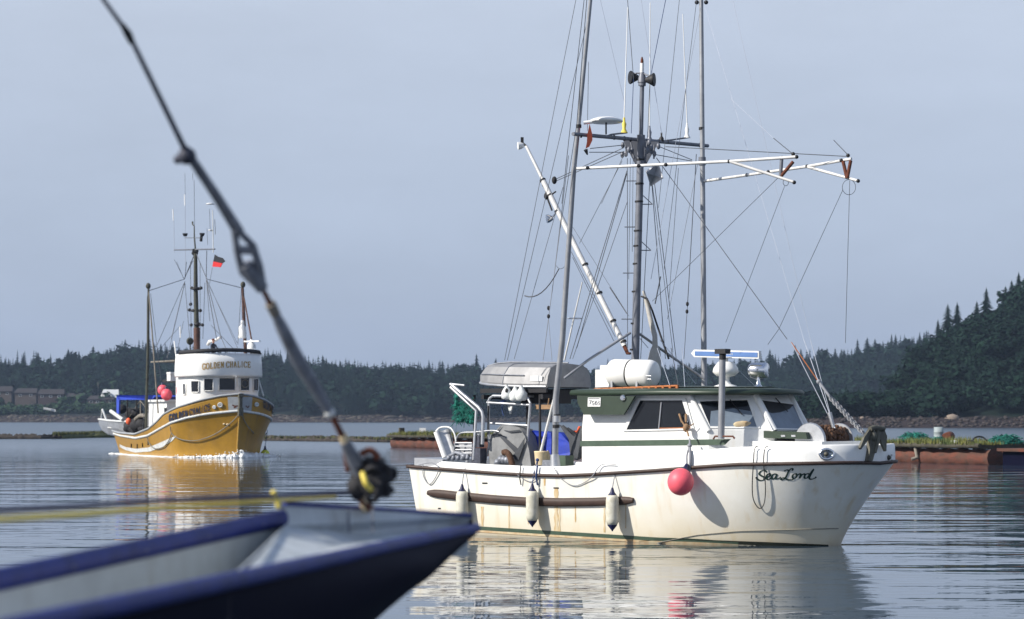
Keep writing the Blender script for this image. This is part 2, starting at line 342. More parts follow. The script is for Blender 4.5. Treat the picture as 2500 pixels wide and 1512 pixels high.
WAVES = [(0.30, 1.0, 0.40, 0.042), (0.34, 1.0, 1.05, 0.015), (0.36, 1.0, 2.4, 0.0058), (0.45, 1.0, 6.0, 0.0016)]
MATS['water'] = water_material()
MB().poly([(-1600, -200, 0), (1600, -200, 0), (1600, 2400, 0), (-1600, 2400, 0)]).build('water', 'water', kind='structure')

def terrain_material(name, beach, land, z0):
    m = bpy.data.materials.new(name); m.use_nodes = True; t = m.node_tree; p = t.nodes['Principled BSDF']; p.inputs['Roughness'].default_value = 0.95
    p.inputs['Specular IOR Level'].default_value = 0.15
    ge = nn(t, 'ShaderNodeNewGeometry'); se = nn(t, 'ShaderNodeSeparateXYZ'); t.links.new(ge.outputs['Position'], se.inputs[0])
    no = nn(t, 'ShaderNodeTexNoise'); no.inputs['Scale'].default_value = 0.12; no.inputs['Detail'].default_value = 8; t.links.new(ge.outputs['Position'], no.inputs['Vector'])
    ad = nn(t, 'ShaderNodeMath', operation='MULTIPLY_ADD'); ad.inputs[1].default_value = 2.5; t.links.new(no.outputs[0], ad.inputs[0]); t.links.new(se.outputs[2], ad.inputs[2])
    mr = nn(t, 'ShaderNodeMapRange'); mr.inputs['From Min'].default_value = z0+1.2; mr.inputs['From Max'].default_value = z0+1.9; t.links.new(ad.outputs[0], mr.inputs[0])
    n2 = nn(t, 'ShaderNodeTexNoise'); n2.inputs['Scale'].default_value = 0.7; n2.inputs['Detail'].default_value = 9; t.links.new(ge.outputs['Position'], n2.inputs['Vector'])
    r = nn(t, 'ShaderNodeValToRGB'); r.color_ramp.elements[0].position = 0.38; r.color_ramp.elements[1].position = 0.62
    r.color_ramp.elements[0].color = (*[c*0.5 for c in beach], 1); r.color_ramp.elements[1].color = (*beach, 1); t.links.new(n2.outputs[0], r.inputs[0])
    x = nn(t, 'ShaderNodeMix', data_type='RGBA'); t.links.new(mr.outputs[0], x.inputs[0]); t.links.new(r.outputs[0], x.inputs[6]); x.inputs[7].default_value = (*land, 1)
    t.links.new(x.outputs[2], p.inputs['Base Color']); MATS[name] = m
terrain_material('far_land', (0.045, 0.034, 0.034), (0.007, 0.013, 0.010), 3.0)
terrain_material('head_land', (0.045, 0.034, 0.034), (0.006, 0.014, 0.01), 2.2)

RIDGE = [(-700, 850), (-100, 850), (0, 852), (60, 840), (120, 850), (230, 858), (330, 848), (470, 856), (600, 862), (700, 860), (780, 880), (860, 884), (1000, 890), (1150, 895), (1300, 896), (1450, 893), (1600, 882),
         (1720, 868), (1800, 858), (1880, 846), (1960, 838), (2080, 832), (2200, 824), (2300, 815), (2500, 805), (3200, 800)]
YB, YR = 1110.0, 1330.0                            # far beach and far ridge distances
RIDGE = [(x, y-(9 if x < 1300 else 5)) for x, y in RIDGE]
def far_shore(x): return YB+25*math.sin(x*0.013)+12*math.sin(x*0.041+1)
def far_h(x, y):
    y0 = far_shore(x); d = y-y0
    if d < 0: return d*0.15
    px = 1250+F*x/YR; top = H-(interp(RIDGE, px)-YH)/F*YR-13.5
    if d < 22: return 3.4*d/22
    t = min(1, (d-22)/(YR-YB-22)); n = 1.5*math.sin(x*0.03+y*0.02)+1.0*math.sin(x*0.07-y*0.05)
    low = 3.4+2.5*min(1, (d-22)/70)
    px0 = 1250+F*x/y
    if px0 < 330: t2 = max(0, (t-0.28)/0.72)          # the houses stand on a low flat shelf
    else: t2 = t
    return lerp(low, top, t2**0.8)+n*t2*0.8
xs = np.arange(-520, 560, 9.0); ys = list(np.arange(1040, 1360, 8.0))+[1400, 1500, 1700, 2300]
P = [[(x*(1 if y < 1400 else 1.6), y, far_h(x, y) if y <= 1360 else far_h(x, 1352)-(y-1352)*0.03) for x in xs] for y in ys]
MB().grid(P).build('hills', 'far_land', kind='structure')
HR = [(2060, 1040), (2120, 1010), (2200, 905), (2270, 830), (2300, 812), (2350, 795), (2400, 770), (2450, 742), (2500, 715), (2600, 690), (3000, 640), (3400, 600)]
HB, HT = 545.0, 690.0
def head_shore(x):
    return HB+6*math.sin(x*0.05)+max(0, 78-x)*2.6
def head_h(x, y):
    d = y-head_shore(x)
    if d < 0: return max(-3, d*0.2)
    px = 1250+F*x/HT; top = H-(interp(HR, px)-YH)/F*HT-4
    if d < 12: return 2.3*d/12
    t = min(1, (d-12)/110); n = 0.9*math.sin(x*0.11+y*0.05)+0.8*math.sin(x*0.05-y*0.13)
    return lerp(2.3, max(3.0, top), math.sin(t*math.pi/2)**0.9)+n*t-max(0, d-135)*0.25
xs = np.arange(60, 330, 3.5); ys = np.arange(530, 840, 3.5)
P = [[(x, y, head_h(x, y)) for x in xs] for y in ys]
MB().grid(P).build('headland_hill', 'head_land', kind='structure')

def conifer_mesh(levels=9, arms=9, seed=0, w=0.19):
    """unit height fir crown: jagged drooping skirts; returns verts, faces"""
    r = random.Random(seed); v = []; f = []
    for L in range(levels):
        t = L/levels; z = 0.14+0.82*t; rad = w*(1-t)**0.85*(0.8+0.45*r.random())+0.012; dz = 0.085*(1-0.5*t)+0.01
        o = len(v); v.append((0, 0, z+dz*1.3)); ph = r.random()*6
        n = arms if t < 0.6 else arms-2
        for k in range(2*n):
            a = ph+math.pi*k/n; q = rad*(0.75+0.55*r.random()) if k % 2 == 0 else rad*0.30
            v.append((q*math.cos(a), q*math.sin(a), z-(dz*(0.2+0.8*r.random()) if k % 2 == 0 else -dz*0.25)))
        for k in range(2*n): f.append((o, o+1+k, o+1+(k+1) % (2*n)))
    o = len(v); v += [(0.012, 0, 0.93), (-0.008, 0.01, 0.93), (-0.008, -0.01, 0.93), (0, 0, 1.02)]; f += [(o, o+1, o+3), (o+1, o+2, o+3), (o+2, o, o+3)]
    return np.array(v), f
def broadleaf_mesh(nl=150, seed=0, sz=0.13):
    r = random.Random(seed); v = []; f = []
    lobes = [(r.uniform(-.28, .28), r.uniform(-.28, .28), r.uniform(.45, .85), r.uniform(.16, .30)) for _ in range(8)]
    for i in range(nl):
        x, y, z, q = r.choice(lobes); d = Vector((r.gauss(0, 1), r.gauss(0, 1), r.gauss(0, 1))).normalized()*q*(0.7+0.4*r.random())
        c = Vector((x, y, z))+d; a = Vector((r.gauss(0, 1), r.gauss(0, 1), r.gauss(0, .6))).normalized(); b = a.cross(d.normalized()+Vector((0, 0, .3))).normalized()
        s = sz*(0.5+r.random()); o = len(v)
        v += [tuple(c+a*s), tuple(c+b*s*0.7), tuple(c-a*s*0.9), tuple(c-b*s*0.6)]; f.append((o, o+1, o+2, o+3))
    return np.array(v), f
def scatter(name, m, temps, places, **tags):
    """join many copies of small templates in one mesh (place = x, y, z, height, width factor, rot, template)"""
    V = []; FF = []; o = 0
    for x, y, z, h, wf, rot, k in places:
        tv, tf = temps[k]; c, s = math.cos(rot), math.sin(rot)
        q = np.empty_like(tv); q[:, 0] = (tv[:, 0]*c-tv[:, 1]*s)*h*wf+x; q[:, 1] = (tv[:, 0]*s+tv[:, 1]*c)*h*wf+y; q[:, 2] = tv[:, 2]*h+z
        V.append(q); FF += [tuple(i+o for i in t) for t in tf]; o += len(tv)
    me = bpy.data.meshes.new(name); me.from_pydata(np.concatenate(V).tolist(), [], FF); me.materials.append(MATS[m])
    ob = bpy.data.objects.new(name, me); COL.objects.link(ob); return tag(ob, **tags)
CT = [conifer_mesh(8, 7, i, 0.15+0.02*(i % 4)) for i in range(8)]
BT = [broadleaf_mesh(150, i+30) for i in range(6)]
pl = []; pb = []
for i in range(6000):
    y = rng.uniform(YB-10, YR-8); x = rng.uniform(-430, 420); px = 1250+F*x/y
    if px < -600 or px > 2330 or y < far_shore(x)+(95 if px < 330 else 15): continue
    if px > 1240 and px < 2180 and rng.rand() < 0.1: continue
    h = rng.uniform(9, 15); z = far_h(x, y)-0.5
    if rng.rand() < 0.28: pb.append((x, y, z-1, h*0.8, rng.uniform(0.9, 1.3), rng.uniform(0, 6), rng.randint(6)))
    else: pl.append((x, y, z, h, rng.uniform(0.9, 1.5), rng.uniform(0, 6), rng.randint(8)))
scatter('conifer_wood', 'needles_far', CT, pl, kind='stuff', label='dark wood of conifers covering the hills across the water')
scatter('leafy_wood', 'leaves', BT, pb, kind='stuff', label='mid green leafy trees mixed into the wood across the water')
# shrubs in front of the houses
ps = []
for i in range(420):
    px = rng.uniform(-40, 330); y = YB+rng.uniform(26, 50); x = (px-1250)/F*y
    ps.append((x, y, far_h(x, y)-1.0, rng.uniform(2.0, 5.4), rng.uniform(1.0, 1.9), rng.uniform(0, 6), rng.randint(6)))
for i in range(46):
    px = rng.uniform(-30, 330); y = YB+rng.uniform(52, 92); x = (px-1250)/F*y; ps.append((x, y, far_h(x, y)-1.0, rng.uniform(6, 9), rng.uniform(.9, 1.3), rng.uniform(0, 6), rng.randint(6)))
scatter('shrubs', 'leaves_light', BT, ps, kind='stuff', label='pale green shrubs along the top of the far beach')
ph_ = []; pc_ = []
for i in range(2300):
    x = rng.uniform(66, 215); y = rng.uniform(HB+14, HT+60); px = 1250+F*x/y
    if px > 2700 or y < head_shore(x)+12: continue
    z = head_h(x, y)-1.0
    if rng.rand() < 0.22: pc_.append((x, y, z, rng.uniform(5, 9), rng.uniform(1.1, 1.7), rng.uniform(0, 6), rng.randint(8)))
    else: ph_.append((x, y, z, rng.uniform(4.5, 7.5), rng.uniform(1.0, 1.5), rng.uniform(0, 6), rng.randint(6)))
BT2 = [broadleaf_mesh(420, i+60, 0.075) for i in range(6)]
scatter('headland_leafy_wood', 'leaves', BT2, ph_, kind='stuff', label='bushy green trees covering the near headland on the right')
scatter('headland_conifer_wood', 'needles', CT, pc_, kind='stuff', label='darker conifers scattered through the near headland on the right')
# trees one can tell apart: the skyline
def tree_proto(seed, m, w_):
    v, f = conifer_mesh(13, 8, seed, w_); me = bpy.data.meshes.new('crown'); me.from_pydata(v.tolist(), [], f); me.materials.append(MATS[m])
    t = MB().tube([(0, 0, -0.05), (0, 0, 0.5), (0, 0, 0.97)], [0.018, 0.012, 0.003], 6); tm = bpy.data.meshes.new('trunk'); tm.from_pydata(t.v, [], t.f); tm.materials.append(MATS['bark'])
    return me, tm
def leafy_proto(seed, m):
    v, f = broadleaf_mesh(300, seed, 0.09); me = bpy.data.meshes.new('crown'); me.from_pydata(v.tolist(), [], f); me.materials.append(MATS[m])
    t = MB().tube([(0, 0, -0.05), (0.02, 0, 0.35), (0, 0.02, 0.7)], [0.03, 0.02, 0.006], 6); tm = bpy.data.meshes.new('trunk'); tm.from_pydata(t.v, [], t.f); tm.materials.append(MATS['bark'])
    return me, tm
def plant(proto, name, x, y, z, h, wf, label, group):
    r = empty(name, (x, y, z), label, 'tree', group); r.scale = (h*wf, h*wf, h); r.rotation_euler = (0, 0, rng.uniform(0, 6))
    for n_, me in (('crown', proto[0]), ('trunk', proto[1])):
        o = bpy.data.objects.new(n_, me); COL.objects.link(o); o.parent = r
PF = [tree_proto(i+100, 'needles_far', 0.13+0.02*i) for i in range(5)]; PN = [tree_proto(i+200, 'needles', 0.15+0.03*i) for i in range(3)]
PLf = [leafy_proto(i+300, 'leaves') for i in range(3)]
for i in range(190):
    px = -30+(2330+30)*i/190+rng.uniform(-6, 6); y = YR-rng.uniform(0, 14); x = (px-1250)/F*y
    h = rng.choice([rng.uniform(8, 12), rng.uniform(11, 14), rng.uniform(14, 18)], p=[.45, .42, .13]); wj = rng.uniform(-7, 7)
    if rng.rand() < 0.78: plant(PF[rng.randint(5)], 'conifer', x+wj, y, far_h(x+wj, y)-0.5, h, rng.uniform(0.9, 2.1), 'dark conifer on the skyline of the hills across the water', 'conifers along the far skyline')
    else: plant(PLf[rng.randint(3)], 'round_tree', x, y, far_h(x, y)-1, h*0.85, rng.uniform(0.7, 1.0), 'round-topped tree on the skyline of the hills across the water', 'round-topped trees along the far skyline')
NT = [(2314, 742, 8.5, 'conifer with open drooping branches, left of the twin firs on the headland'), (2337, 738, 8.0, 'conifer with open drooping branches, right of the twin firs on the headland'),
      (2290, 780, 5.5, 'short dark conifer just left of the twin firs on the headland'), (2408, 702, 8.5, 'dark spreading conifer halfway up the headland slope'),
      (2455, 698, 7.0, 'slim conifer just below the highest tree of the headland'), (2487, 664, 9.0, 'tallest conifer at the top of the headland by the right edge'),
      (2470, 684, 7.0, 'dark conifer left of the tallest one at the top of the headland'), (2240, 838, 7.0, 'dark conifer at the lower left end of the headland skyline'), (2385, 735, 6.0, 'small conifer left of the spreading one on the headland slope')]
for px, py, h, lb in NT:
    y = HT-4; p = at(px, py, y); plant(PN[rng.randint(3)], 'conifer', p.x, y, p.z-h*1.1, h*1.1, 1.5, lb, 'conifers standing out on the headland')
# houses on the far shore
def house(px0, px1, pyb, pye, pyr, wall, roof, label, D=YB+62, win=2):
    a = at(px0, pyb, D); b = at(px1, pyb, D); ze = at(px0, pye, D).z; zr = at(px0, pyr, D).z; d = 9.0; zb = min(a.z-3, far_h((a.x+b.x)/2, D)-1)
    t = empty('house', ((a.x+b.x)/2, D+d/2, zb), label, 'house', 'houses along the far shore')
    MB().box(((a.x+b.x)/2, D+d/2, (zb+ze)/2), (b.x-a.x, d, ze-zb)).build('wall', wall, t)
    m = MB(); o = 0.6; x0, x1 = a.x-o, b.x+o; y0, y1 = D-o, D+d+o
    m.add([(x0, y0, ze-.15), (x1, y0, ze-.15), (x1, y1, ze-.15), (x0, y1, ze-.15), (x0+1, D+d/2, zr), (x1-1, D+d/2, zr)], [(0, 1, 5, 4), (2, 3, 4, 5), (0, 4, 3), (1, 2, 5), (0, 3, 2, 1)])
    m.build('roof', roof, t)
    for i in range(win):
        x = lerp(a.x, b.x, (i+0.5)/win); f_ = MB().box((x, D-0.03, ze-1.3), (1.5, 0.12, 1.1)).build('window', 'white_plastic', t); MB().box((x, D-0.11, ze-1.3), (1.2, 0.05, 0.85)).build('pane', 'glass_dark', f_)
s4 = lambda x: x/4.657
house(s4(-60), s4(130), 966, 955, 943, 'house_tan', 'roof_dark', 'grey brown house at the left edge of the far shore')
house(s4(170), s4(410), 975, 959, 948, 'house_tan', 'roof_dark', 'tan house with a dark hipped roof, second from the left on the far shore')
house(s4(430), s4(720), 975, 962, 950, 'house_brown', 'roof_dark', 'long reddish brown house in the middle of the far shore row', win=3)
house(s4(740), s4(960), 978, 968, 960, 'house_brown', 'roof_dark', 'low brown house right of the long reddish one on the far shore')
house(s4(1000), s4(1290), 985, 975, 966, 'house_tan', 'roof_dark', 'long low house with a dark roof below the pale roofed shed', win=4, D=YB+58)
house(s4(1150), s4(1340), 985, 971, 951, 'house_brown', 'roof_pale', 'shed with a large pale metal roof behind the seiner', D=YB+61, win=0)
p = at(s4(1115), 975, YB+75); MB().tube([p-Vector((0, 0, 3)), at(s4(1115), 932, YB+75)], [.16, .1], 6).build('utility_pole', 'wood_grey', label='thin grey utility pole left of the pale roofed shed', cat='utility pole')
# white boat drawn up on the far beach
q = at(s4(547), 1003, YB+14); m = MB()
P = [[q+Vector((l*4.2, -b*(1.1 if l < .5 else 1.1*(1-l)*2+.05), z*0.9+l*-0.8)) for (b, z) in ((-1, 1.4), (-.8, .4), (0, 0), (.8, .4), (1, 1.4))] for l in (-.5, -.2, .1, .4, .85)]
m.grid(P, False); m.poly(P[0]); m.build('beached_boat', 'white_plastic', label='small white boat pulled up on the far beach below the houses', cat='boat')
# boulders on the right beach
for (px, py, r_, lb) in ((2325, 1022, 1.4, 'big pale boulder on the beach under the headland'), (2105, 1021, 0.5, 'small grey boulder at the left end of the headland beach')):
    D = 552; p = at(px, py, D); MB().ball(p, r_, 12, 8, (1.25, 1, .75), 0.12).build('boulder', 'rock', label=lb, cat='boulder')
rk = MB()
for i in range(500):
    x = rng.uniform(72, 160); y = head_shore(x)+rng.uniform(1, 13); s = rng.uniform(.2, .6); rk.ball((x, y, head_h(x, y)+s*.3), s, 6, 4, (1.2, 1, .7), .15)
fb_ = MB()
for i in range(1500):
    px = rng.uniform(-40, 2150); y_r = YB+rng.uniform(-20, 50); x = (px-1250)/F*y_r; y_r = far_shore(x)+rng.uniform(0, 22)**1.0
    s = rng.uniform(.15, .8)*(1 if rng.rand() < .9 else 1.8); fb_.ball((x, y_r, far_h(x, y_r)+s*.1), s, 6, 4, (rng.uniform(1, 2.6), 1, .6), .2)
fb_.build('far_beach_rocks', 'rubble2', kind='stuff', label='scattered rocks and driftwood on the far beach')
rk.build('beach_rocks', 'rubble', kind='stuff', label='rubble of small rocks strewn on the headland beach')
# drifting logs
LG = []
def floating_log(p, q, r, lb, grp=None, mossy=False):
    n = 14; pts = [Vector(p).lerp(Vector(q), i/n)+Vector((rng.uniform(-.06, .06), 0, rng.uniform(-.05, .08))) for i in range(n+1)]
    rr = [r*rng.uniform(.82, 1.15) for _ in pts]; rr[0] *= .8
    MB().tube(pts, rr, 9).build('floating_log', 'moss' if mossy else 'log_bark', label=lb, cat='log', group=grp)
def boom_y(px): return interp([(0, 1072), (130, 1072), (250, 1068), (640, 1076), (960, 1080)], px)
px = -30; nl_ = 0; ORD = ('first second third fourth fifth sixth seventh eighth ninth tenth eleventh twelfth thirteenth fourteenth fifteenth sixteenth seventeenth eighteenth nineteenth twentieth twenty-first twenty-second twenty-third twenty-fourth').split()
while px < 945:
    L_ = rng.uniform(45, 80); D = H*F/(boom_y(px)-YH); D2 = H*F/(boom_y(px+L_)-YH); z = 0.12
    r_ = rng.uniform(.20, .33)
    g = 'logs of the long boom'; kk_ = 'mossy' if 120 < px < 260 else 'dark'; nl_ += 1; o_ = ORD[nl_-1]
    lb = 'low %s floating log, %s from the left in the front row of the boom' % (kk_, o_); lb2 = '%s log lying on the boom behind the others, %s from the left' % (kk_, o_)
    a = at(px, 1000, D); b = at(px+L_, 1000, D2)
    floating_log((a.x, a.y, z), (b.x, b.y, z), r_, lb, g, 120 < px < 260)
    a2 = at(px+rng.uniform(-9, 9), 1000, D+1.1); b2 = at(px+L_*.8, 1000, D2+1.1)
    floating_log((a2.x, a2.y, z+.18), (b2.x, b2.y, z+.22), r_*.9, lb2, g, 120 < px < 260)
    px += L_*.96
gm = MB()
for i in range(2600):
    px = rng.uniform(128, 265) if i < 1500 else rng.uniform(640, 955); D = H*F/(boom_y(px)-YH)+rng.uniform(-.4, 1.4); p = at(px, 1000, D)
    h = rng.uniform(.12, .42)*(1 if i < 1500 else .7); s = .06; a = rng.uniform(0, 3); zz = .3+(.25 if i < 1500 else rng.uniform(0, .15))
    gm.add([(p.x-s*math.cos(a), D-s*math.sin(a), zz-.1), (p.x+s*math.cos(a), D+s*math.sin(a), zz-.1), (p.x+rng.uniform(-.12, .12), D, zz+h)], [(0, 1, 2)])
gm.build('boom_grass', 'moss', kind='stuff', label='tufts of weed growing on the log boom')
# the big old log raft
def raft_pt(t, off=0.0, z=0.0):
    a = Vector((-10.5, 198.0, 0)); b = Vector((28.9, 121.9, 0)); d = (b-a).normalized(); n = Vector((-d.y, d.x, 0))
    if n.y < 0: n = -n
    return a.lerp(b, t)+n*off+Vector((0, 0, z))
raft = empty('log_raft', raft_pt(0.5), 'long old raft of reddish logs with weeds and nets on top', 'raft')
def rough_log(t0, t1, off, z, r_, n=60):
    return MB().tube([raft_pt(lerp(t0, t1, i/n), off+rng.uniform(-.03, .03), z+rng.uniform(-.03, .03)) for i in range(n+1)], [r_*(0.9+.1*math.sin(i*1.7)+rng.uniform(0, .08)) for i in range(n+1)], 12)
for k, (t0, t1) in enumerate(((0, .33), (.335, .66), (.665, .935))):
    rough_log(t0, t1, 0.5, .33, .56).build('side_log', 'raft_log', raft)
for off in (2.2, 3.6, 5.0): rough_log(0, .93, off, .2, .5, 40).build('inner_log', 'raft_log', raft)
dk = MB()
for i in range(90):
    t = i/90*.93; a = raft_pt(t+.0015, -.05+rng.uniform(-.1, .1), .84); b = raft_pt(t+.0085, 5.4, .84); d = Vector((b-a)); c = (raft_pt(t+.005, 2.7, 1.0+rng.uniform(-.03, .05)))
    dk.box(c, (5.6, .72, .26), Matrix.Rotation(math.atan2(raft_pt(0, 1).y-raft_pt(0).y, raft_pt(0, 1).x-raft_pt(0).x), 3, 'Z'))
dk.build('deck_planks', 'raft_dark', raft)
for t0, t1 in ((0.0, .3), (.305, .62), (.625, .93)): MB().tube([raft_pt(lerp(t0, t1, i/14), -.22+rng.uniform(-.03, .03), 1.02+rng.uniform(-.03, .03)) for i in range(15)], .15, 6).build('side_timber', 'raft_dark', raft)
gm = MB()
for i in range(22000):
    t = rng.rand()*.93; off = abs(rng.normal(0, 1.5)) % 5.4-.3; p = raft_pt(t, off-.1, 1.12); h = rng.uniform(.06, .42)*(0.5+.5*math.sin(t*23)**2+.3*math.sin(t*61)**2); s = .03; a = rng.uniform(0, 3)
    gm.add([(p.x-s*math.cos(a), p.y-s*math.sin(a), 1.08), (p.x+s*math.cos(a), p.y+s*math.sin(a), 1.08), (p.x+rng.uniform(-.1, .1), p.y, 1.12+h)], [(0, 1, 2)])
gm.build('raft_grass', 'grass', kind='stuff', label='yellow green weeds growing along the top of the log raft')
def onraft(q, off=1.2, z=1.13):
    """pixel column to a spot on the raft"""
    best = min((abs(proj(raft_pt(t, off, z))[0]-q), t) for t in np.linspace(0, 1, 600)); return raft_pt(best[1], off, z)
def netpile(p, rx, h, m_='net_teal', n=150):
    m = MB()
    for i in range(7): a = rng.uniform(0, 6.28); q = rng.uniform(0, .75); m.ball(Vector(p)+Vector((math.cos(a)*rx*q, math.sin(a)*rx*.6*q, h*.15)), 1, 14, 8, (rx*rng.uniform(.3, .5), rx*.35, h*(1-q)*rng.uniform(.6, 1)), .3)
    for i in range(n):
        a = rng.uniform(0, 6.28); q = rng.uniform(.3, 1.0); c = Vector(p)+Vector((math.cos(a)*rx*q, math.sin(a)*rx*.7*q, h*.9*(1-q*q)))
        m.tube([c, c+Vector((rng.uniform(-.25, .25), rng.uniform(-.2, .2), rng.uniform(-.05, .18))), c+Vector((rng.uniform(-.5, .5), rng.uniform(-.3, .3), -.05))], .018, 4)
    return m
netpile(onraft(2233, 1.4), 1.0, .62).build('fishing_net', 'net_teal', label='teal net heaped on the raft left of the grey drum', cat='fishing net')
netpile(onraft(2290, .6), .35, .3).build('fishing_net', 'net_teal', label='small scrap of teal net in front of the grey drum', cat='fishing net')
netpile(onraft(2455, 2.2), 1.1, .5).build('fishing_net', 'net_teal', label='teal net lying on the raft near the right edge', cat='fishing net')
p = onraft(2293, 2.6); MB().lathe(p, [(0, .27), (0, .28), (.28, .285), (.3, .3), (.32, .285), (.6, .285), (.62, .3), (.64, .285), (.92, .28), (.92, .25), (.88, .25)], 20).build('steel_drum', 'steel_drum', label='upright grey blue drum standing on the raft', cat='drum')
p = onraft(2317, 2.4); MB().lathe(p+Vector((-.25, -.3, .3)), [(0, .29), (.01, .3), (.3, .3), (.6, .3), (.61, .28)], 20, axis=Vector((.5, .8, .12))).build('rusty_drum', 'rust', label='rusty brown drum lying on its side by the grey drum', cat='drum')
p = onraft(2392, .9); m = MB(); m.tube([p+Vector((.42*math.cos(a), .1*math.sin(a), .36*math.sin(a)+.05)) for a in np.linspace(0, 2*math.pi, 25)], .05, 7, False); m.build('hose_loop', 'black', label='black hoop of hose standing up on the raft', cat='hose')
for (px, of, s, lb) in ((2330, .5, .25, 'white sack lying below the rusty drum'), (2300, .3, .14, 'small white scrap below the grey drum')):
    MB().ball(onraft(px, of)+Vector((0, 0, .03)), s, 14, 8, (1.3, .8, .6), .2).build('sack', 'white_bag', label=lb, cat='sack')
MB().ball(onraft(2368, .2)+Vector((0, 0, .05)), .2, 14, 8, (1.6, .8, .8), .2).build('dark_bundle', 'black', label='dark blue bundle on the edge of the raft left of the hose', cat='bundle')
m = MB(); p = raft_pt(.86, -.1, 1.05); m.tube([p, p+Vector((0, -.15, -.3)), p+Vector((.1, -.2, -.75)), p+Vector((-.25, -.2, -.85))], [.12, .1, .14, .1], 7); m.build('hanging_rope', 'wood_grey', label='frayed rope and rags hanging down the side of the raft', cat='rope')
p = onraft(981, 1.0, .8); MB().box(p+Vector((0, 0, .35)), (.42, .42, 1.1), Matrix.Rotation(.3, 3, 'Z')).build('mooring_post', 'raft_dark', label='square dark post at the left end of the raft', cat='post')
p = onraft(1032, 1.2, .8); MB().box(p+Vector((0, 0, .5)), (.55, .12, .8)).build('sign_board', 'white_plastic', label='blank white board standing at the left end of the raft', cat='board')
dr = empty('dark_float', raft_pt(.97, .5), 'black ended float with a rusty plate top at the right edge', 'float')
m = MB(); M3 = Matrix.Rotation(math.atan2(raft_pt(1).y-raft_pt(0).y, raft_pt(1).x-raft_pt(0).x), 3, 'Z')
m.box(raft_pt(.985, 1.9, .35), (5.6, 4.2, .8), M3); m.build('float_body', 'fg_navy', dr)
m = MB(); m.box(raft_pt(.985, 1.8, .85), (5.9, 4.6, .16), M3); m.ball(raft_pt(.99, 2.2, .9), 1, 18, 8, (2.4, 1.6, .42), .1); m.build('plate_top', 'raft_log', dr)
# ------------------------------------------------------------------ the white troller
B = Boat((6.71, 47.26), R(39)); UT = -10.35; UE = 0.98
T = empty('fishing_boat', B.W(-5.5, 0, 0), 'white fishing troller with green trimmed wheelhouse and tall grey poles', 'fishing boat')
RUB = [(1000, 1139), (1008, 1140), (1100, 1147), (1201, 1155), (1290, 1160), (1366, 1162), (1440, 1159), (1503, 1155), (1601, 1149), (1700, 1141), (1803, 1134), (1951, 1132), (2060, 1130), (2130, 1130), (2200, 1134)]
def super_(t, n): t = min(1, max(0, t)); return (1-(1-t)**n)**(1/n)
def bs(u): return 1.80*super_((UE-u)/3.0, 2.9)-.22*max(0, (-u-6)/5.2)**1.5
def bw(u): return 1.60*super_((0-u)/5.2, 1.95)-.12*max(0, (-u-6)/5.2)**1.5
def ws(u):
    v = -bs(u); X = B.O.x+B.f.x*u+B.p.x*v; Y = B.O.y+B.f.y*u+B.p.y*v
    return H-(interp(RUB, 1250+F*X/Y)-YH)/F*Y
def hull(k, s, side=-1):
    """k 0 transom..1 stem; s -1 keel, 0 water, 1 rub rail"""
    k = 1-max(0, 1-k)**1.6; us = UT+.25*max(0, 1-max(s, 0)) ; ue = UE*max(0, s)**1.25 if s >= 0 else .5*s
    u = lerp(us, ue, k); g = max(0, s)
    uS = lerp(UT, UE, k); uW = lerp(UT+.25, 0, k)
    fl = g**(0.8+.25*max(0, min(1, (uW+3)/3)))            # hollow flare towards the bow
    b = lerp(bw(uW), bs(uS), fl)
    if s < 0: b *= (1+s*.55); return B.W(u, side*b, s*.75)
    return B.W(u, side*b, ws(uS)*s)
SL = [-1, -.5, -.15, 0, .08, .16, .25, .35, .45, .55, .65, .75, .85, .93, 1.0]; KL = [i/60 for i in range(61)]
m = MB()
for sd in (-1, 1): m.grid([[hull(k, s, sd) for k in KL] for s in SL])
tr = [hull(0, s, -1) for s in SL]+[hull(0, s, 1) for s in SL[::-1]]; m.poly(tr)
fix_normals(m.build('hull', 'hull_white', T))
HS = Surf(lambda a, b: hull(a, b, -1), 0, 1, -.12, 1, 90, 40)
HP = Surf(lambda a, b: hull(a, b, 1), 0.8, 1, 0, 1, 40, 30)
# deck, bulwark, rub rail
def bul_h(u): return float(np.interp(u, [-10.5, -9.62, -9.45, -6, -5, -3.3, .9], [.02, .03, .17, .2, .22, .34, .37]))
def rim(k, dh, off, side): 
    kk = 1-max(0, 1-k)**1.6; u = lerp(UT, UE, kk); p = hull(k, 1, side); c = B.W(min(u, UE-.9), 0, p.z); d = (c-p); d.z = 0; d.normalize()
    return p+d*off+Vector((0, 0, dh*bul_h(u)))
KB = [i/70 for i in range(71)]
for sd in (-1, 1):
    m = MB(); m.grid([[rim(k, h, o, sd) for k in KB] for h, o in ((0, -.004), (.5, -.0), (.92, .01), (1, .035), (1, .10), (.85, .12), (.0, .14))])
    m.build('bulwark', 'gloss_white', T)
    m = MB(); P = [[rim(k, 0, o, sd)+Vector((0, 0, z)) for k in KB] for z, o in ((.035, -.01), (.03, -.05), (0, -.06), (-.03, -.05), (-.04, -.01))]; m.grid(P); m.build('rub_rail', 'rub_brown', T)
m = MB(); m.grid([[lerp(rim(k, 0, .13, -1), rim(k, 0, .13, 1), t)-Vector((0, 0, .0)) for k in KB] for t in (0, .25, .5, .75, 1)]); m.build('deck', 'grey_paint', T)
m = MB(); a = rim(0, 0, -.03, -1); b = rim(0, 0, -.03, 1); m.slab([a+Vector((0, 0, .04)), b+Vector((0, 0, .04)), b-Vector((0, 0, .04)), a-Vector((0, 0, .04))], B.f*-.06); m.build('stern_rail', 'rub_brown', T)
